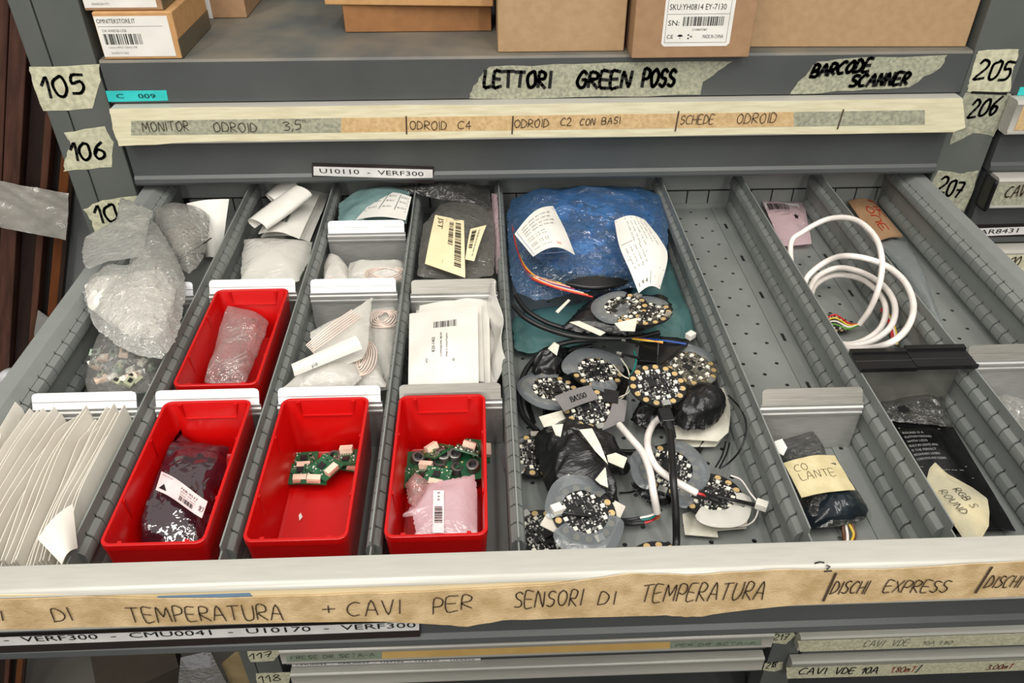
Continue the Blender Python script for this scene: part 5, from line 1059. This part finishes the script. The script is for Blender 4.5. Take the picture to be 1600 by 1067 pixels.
bag('teal_bag', 'crumpled translucent teal bag spilling from under the blue bag to the right divider', 'bag', [(1040, 372), (1052, 400), (1064, 430), (1078, 466), (1102, 498), (1092, 512), (1080, 530), (1040, 526), (1000, 518), (960, 528), (900, 540), (830, 552), (804, 546), (800, 500), (816, 488), (860, 492), (940, 484), (1010, 474), (1034, 440)], -.050, -.049, TEALF, .005, .004, .0045, 40, 85, 96, 22, jag=.001, lim=(-.044, .1465))

# ------------------------------------------------------------------ taped bag in the perforated lane
def taped(t, c):
    mb = MB(); pillow(mb, pxo([(1248, 776), (1275, 772), (1300, 775), (1328, 763), (1343, 778), (1357, 796), (1353, 808), (1320, 818), (1290, 822), (1268, 826), (1258, 805)], -.048), -.044, DARKB, .008, .008, .006, 55, 91); mb.build('dark_base', t, smooth=50, label='dark lower end of the bag')
    q = [pz(1252, 778, -.031), pz(1336, 766, -.033), pz(1304, 713, -.033), pz(1224, 724, -.031)]; fn = quadfn(*q, lambda u, v: .004 * math.sin(u * 3.14) * (.5 + .5 * v), .0008, 50, 3); mb = MB(); mb.sheet(fn, 16, 12, mat('wide_masking_tape', (208, 196, 156), .6, 0, (192, 178, 136), 80, .3, 300), .0005); mp = fn_map(fn); handwrite(mb, 'CO', mp, .12, .66, .34, .18, .010, PEN, slant=0); handwrite(mb, 'LANTE', mp, .14, .40, .78, .2, .010, PEN, slant=0); mb.build('tape', t, smooth=60, label='masking tape reading CO LANTE')
    mb = MB(); mb.prism(pxo([(1210, 690), (1222, 686), (1230, 700), (1224, 712), (1212, 706)], -.030), (0, 0, .0005), PAPER); mb.build('sticker', t)
bag('taped_bag', 'dark clear bag with a broad masking tape band reading CO LANTE', 'bag', [(1216, 700), (1222, 688), (1240, 682), (1268, 676), (1285, 700), (1302, 735), (1338, 765), (1357, 795), (1352, 812), (1310, 822), (1275, 826), (1262, 810), (1244, 775), (1226, 735)], -.048, -.042, DARKF, .009, .010, .006, 60, 92, 72, 18, parts=taped)
for i, (m, nm) in enumerate(((BRNW, 'brown'), (WHITEC, 'white'), (YELW, 'yellow'), (BRNW, 'second brown'))): cable('bag_wire', nm + ' wire trailing from under the taped bag to the front panel', 'wire', [(1316 + i * 5, 818, -.052), (1318 + i * 6 + 4 * (i == 2), 835, -.056), (1320 + i * 4, 851, -.057)], .0012, m)

# ------------------------------------------------------------------ cable lane: pink bag, coil, strips, printed bag
def pinklab(mb, mp):
    rect(mb, lambda u, v: mp(u, v), .02, .42, .86, .96, PAPER); m2 = lambda u, v: mp(u, v) + V((0, 0, .0004)); bars(mb, m2, .08, .76, .6, .92, INK, 24); printed(mb, 'Product of Robot', m2, .2, .68, .55, .03, GREYP); printed(mb, 'Assembled', m2, .3, .60, .52, .03, GREYP)
    c = (.68, .56)
    st = [(c[0] + (.085 if k % 2 == 0 else .036) * math.cos(math.pi / 2 + k * math.pi / 5), c[1] + (.075 if k % 2 == 0 else .032) * math.sin(math.pi / 2 + k * math.pi / 5)) for k in range(10)]
    for k in range(10): mb.face([m2(*c), m2(*st[k]), m2(*st[(k + 1) % 10])], INK)
flat_sheet('pink_bag', 'flat pink antistatic bag with a white barcode label at the back of the cable lane', 'bag', [(1222, 386), (1268, 382), (1256, 318), (1190, 315)], -.054, PINKF, lambda u, v: .005 * math.sin(u * 3.1) * math.sin(v * 3.1), .0016, 40, 93, deco=pinklab)
rings = [(1244, 468, -.040), (1262, 432, -.024), (1296, 406, -.006), (1330, 400, .004), (1378, 412, .006), (1412, 438, .004), (1427, 474, .002), (1420, 508, .001), (1394, 534, -.002), (1352, 545, -.012), (1306, 542, -.030), (1278, 520, -.042),
         (1262, 478, -.046), (1272, 438, -.040), (1306, 419, -.030), (1345, 425, -.022), (1380, 446, -.018), (1398, 476, -.016), (1393, 508, -.018), (1366, 531, -.026), (1330, 540, -.036), (1292, 532, -.046), (1272, 500, -.052),
         (1270, 452, -.052), (1300, 431, -.042), (1340, 434, -.034), (1370, 454, -.028), (1384, 482, -.026), (1376, 512, -.032), (1350, 532, -.042), (1318, 538, -.050), (1285, 522, -.055)]
cp = [pz(q[0], q[1], q[2] if q[2] < -.003 else .009) for q in rings]; cp = [V((max(p.x, .2645), p.y, p.z)) for p in cp]
head = [pz(1343, 507, -.050), pz(1360, 482, -.03), pz(1374, 445, -.004), pz(1378, 405, .012), pz(1366, 368, .018), pz(1335, 343, .016), pz(1295, 342, .006), pz(1255, 362, -.010), pz(1235, 385, -.022)]
head = [V((max(p.x, .2645), p.y, p.z)) for p in head]
t = thing('white_cable', V((.31, .66, FL)), 'thick white cable coil standing over the slotted plate in the cable lane', 'cable')
mb = MB(); mb.tube(spline(head + cp, 6), .0031, WHITEC, 10); mb.build('sheath', t, smooth=60)
for i, m in enumerate((REDW, YELW, WHITEC, GRNW)): mb = MB(); mb.tube(spline([pz(1343, 507, -.050), pz(1326, 505 + 3 * i, -.048), pz(1306, 492 + 5 * i, -.046), pz(1290, 498 + 3 * i, -.047)], 6), .0009, m, 6); mb.build('wire', t, smooth=60)
for i, m in enumerate((YELW, WHITEC, REDW, REDW)): mb = MB(); mb.tube(spline([(lambda q: V((min(q.x, .3462 - .0018 * i), q.y, q.z)))(p_) for p_ in [pz(1406 + i, 482, -.034), pz(1412 + 2 * i, 502, -.036), pz(1416 + 4 * i, 520, -.042), pz(1418 + 5 * i, 538, -.05)]], 6), .0009, m, 6); mb.build('wire', t, smooth=60)
PROTO2 = new_board(pz(1304, 506, -.056), 30, 0, 0, 'small round board wired to the white cable coil', mat('navy_circuit_board', (20, 24, 34), .35), 33, scale=.62)
for i, (xa, xb, lab) in enumerate(((.2535, .3035, 'black plastic edge strip bridging the dividers, left one of the pair'), (.3042, .3585, 'black plastic edge strip bridging the dividers, right one of the pair'))):
    mb = MB(); y0, y1 = (.532, .559) if i == 0 else (.5335, .5625); z0 = .0006
    prof = [(y0, z0), (y0, z0 + .0042), (y0 + .002, z0 + .0042), (y0 + .0025, z0 + .003), (y0 + .0115, z0 + .003), (y0 + .012, z0 + .0036), (y0 + .013, z0 + .0036), (y0 + .0135, z0 + .003), (y1 - .006, z0 + .003), (y1 - .0055, z0 + .0055), (y1, z0 + .0055), (y1, z0)]
    mb.profile(prof, xa, xb, BLACKP); mb.build('edge_strip', label=lab, cat='plastic strip', group='black edge strips')
def blk(mb, mp):
    W_ = mat('grey_white_print', (150, 150, 148), .5)
    for k, tx in enumerate(('ROUND IS A', 'PLATFORM DESIGNED', 'WITH LEDS', 'BUILT-IN LIGHTS AND', 'IS THE PERFECT', 'BEGINNERS LEARN', 'COMPUTING AND CODING')): printed(mb, tx, mp, .12, .86 - k * .042, .30 + .012 * len(tx), .02, W_)
    rect(mb, mp, .1, .92, .72, .924, W_); rect(mb, mp, .12, .55, .8, .554, W_); printed(mb, 'and more for all', mp, .2, .50, .7, .012, W_); rect(mb, mp, .2, .44, .8, .443, W_)
flat_sheet('black_bag', 'black printed bag lying flat under the torn note in the cable lane', 'bag', [(1480, 838), (1586, 830), (1488, 668), (1386, 660)], -.054, BLACKB, lambda u, v: .005 * math.sin(u * 3.1), .001, 40, 94, deco=blk, th=.001)
def hole(t, c):
    mb = MB(); P = pxo([(1402, 636), (1412, 634), (1420, 638), (1422, 644), (1412, 646), (1404, 642)], -.034); mb.prism(P, (0, 0, .0004), INK); mb.build('hang_hole', t)
bag('clear_bag', 'clear hang-hole top end of the black printed bag', 'bag', [(1372, 628), (1400, 622), (1450, 618), (1472, 622), (1482, 645), (1492, 668), (1440, 662), (1390, 658)], -.046, -.042, DARKF, .005, .004, .005, 60, 95, parts=hole)
def note(mb, mp): pass
q = [(1448, 748), (1452, 732), (1461, 722), (1480, 740), (1520, 762), (1543, 779), (1546, 800), (1545, 822), (1531, 846), (1508, 846), (1485, 812), (1460, 770)]
P = pxo(q, -.036); mb = MB(); pillow(mb, P, -.0335, mat('aged_note_tape', (206, 194, 158), .6, 0, (160, 156, 136), 26, .3, 300, detail=7), .002, .0015, .0012, 40, 96, 60, 10)
A = pz(1498, 765, -.031); Bq = pz(1535, 800, -.031); ud = (Bq - A); L_ = ud.length; ud.normalize(); vd = V((-ud.y, ud.x, 0))
mpn = lambda u, v: A + ud * u + vd * v
handwrite(mb, 'RGB S', mpn, -.002, -.004, L_ * .75, .006, .0005, INK); handwrite(mb, 'ROUND', mpn, -.004, -.016, L_ * .85, .006, .0005, INK); handwrite(mb, '+', mpn, L_ * .55, -.034, L_ * .8, .008, .0009, INK)
mb.build('torn_note', smooth=60, label='torn masking-tape note RGB ROUND stuck on the black printed bag', cat='note')
mb = MB(); a0 = pz(1528, 838, FL + .004); mb.box(a0.x - .002, a0.x + .038, .3585, .3705, FL + .0004, FL + .008, BLACKP); mb.box(a0.x - .002, a0.x + .038, .3585, .361, FL + .008, FL + .0095, BLACKP); mb.build('edge_strip', label='black plastic strip on the floor behind the front panel, right of the torn note', cat='plastic strip', group='black edge strips')

# ------------------------------------------------------------------ last lane
def redm(mb, mp):
    handwrite(mb, 'OUE', lambda u, v: mp(.62 - v, .78 - u), .02, 0, .62, .24, .03, REDINK, slant=0); handwrite(mb, 'UK', lambda u, v: mp(.95 - v, 1 - u), .06, 0, .5, .24, .03, REDINK, slant=0)
flat_sheet('cardboard_piece', 'torn piece of brown card with red marker scribbles in the last lane', 'cardboard', [(1368, 378), (1410, 370), (1363, 314), (1325, 316)], -.052, KRAFT3, lambda u, v: .003 * math.sin(u * 3.1), .0006, 40, 97, deco=redm, th=.0025)
bag('grey_bag', 'greyish translucent flat bag below the brown card in the last lane', 'bag', [(1372, 380), (1395, 373), (1416, 378), (1430, 396), (1446, 434), (1466, 488), (1482, 530), (1468, 515), (1445, 480), (1420, 440), (1392, 405)], -.056, -.053, MILKG, .003, .003, .002, 40, 98, zmin=FLOORZ)
bag('clear_bag', 'crumpled clear bag at the right frame edge in the last lane', 'bag', [(1548, 622), (1560, 618), (1600, 632), (1640, 650), (1640, 700), (1600, 685), (1575, 655)], -.040, -.036, CLEARW, .008, .006, .006, 50, 99)
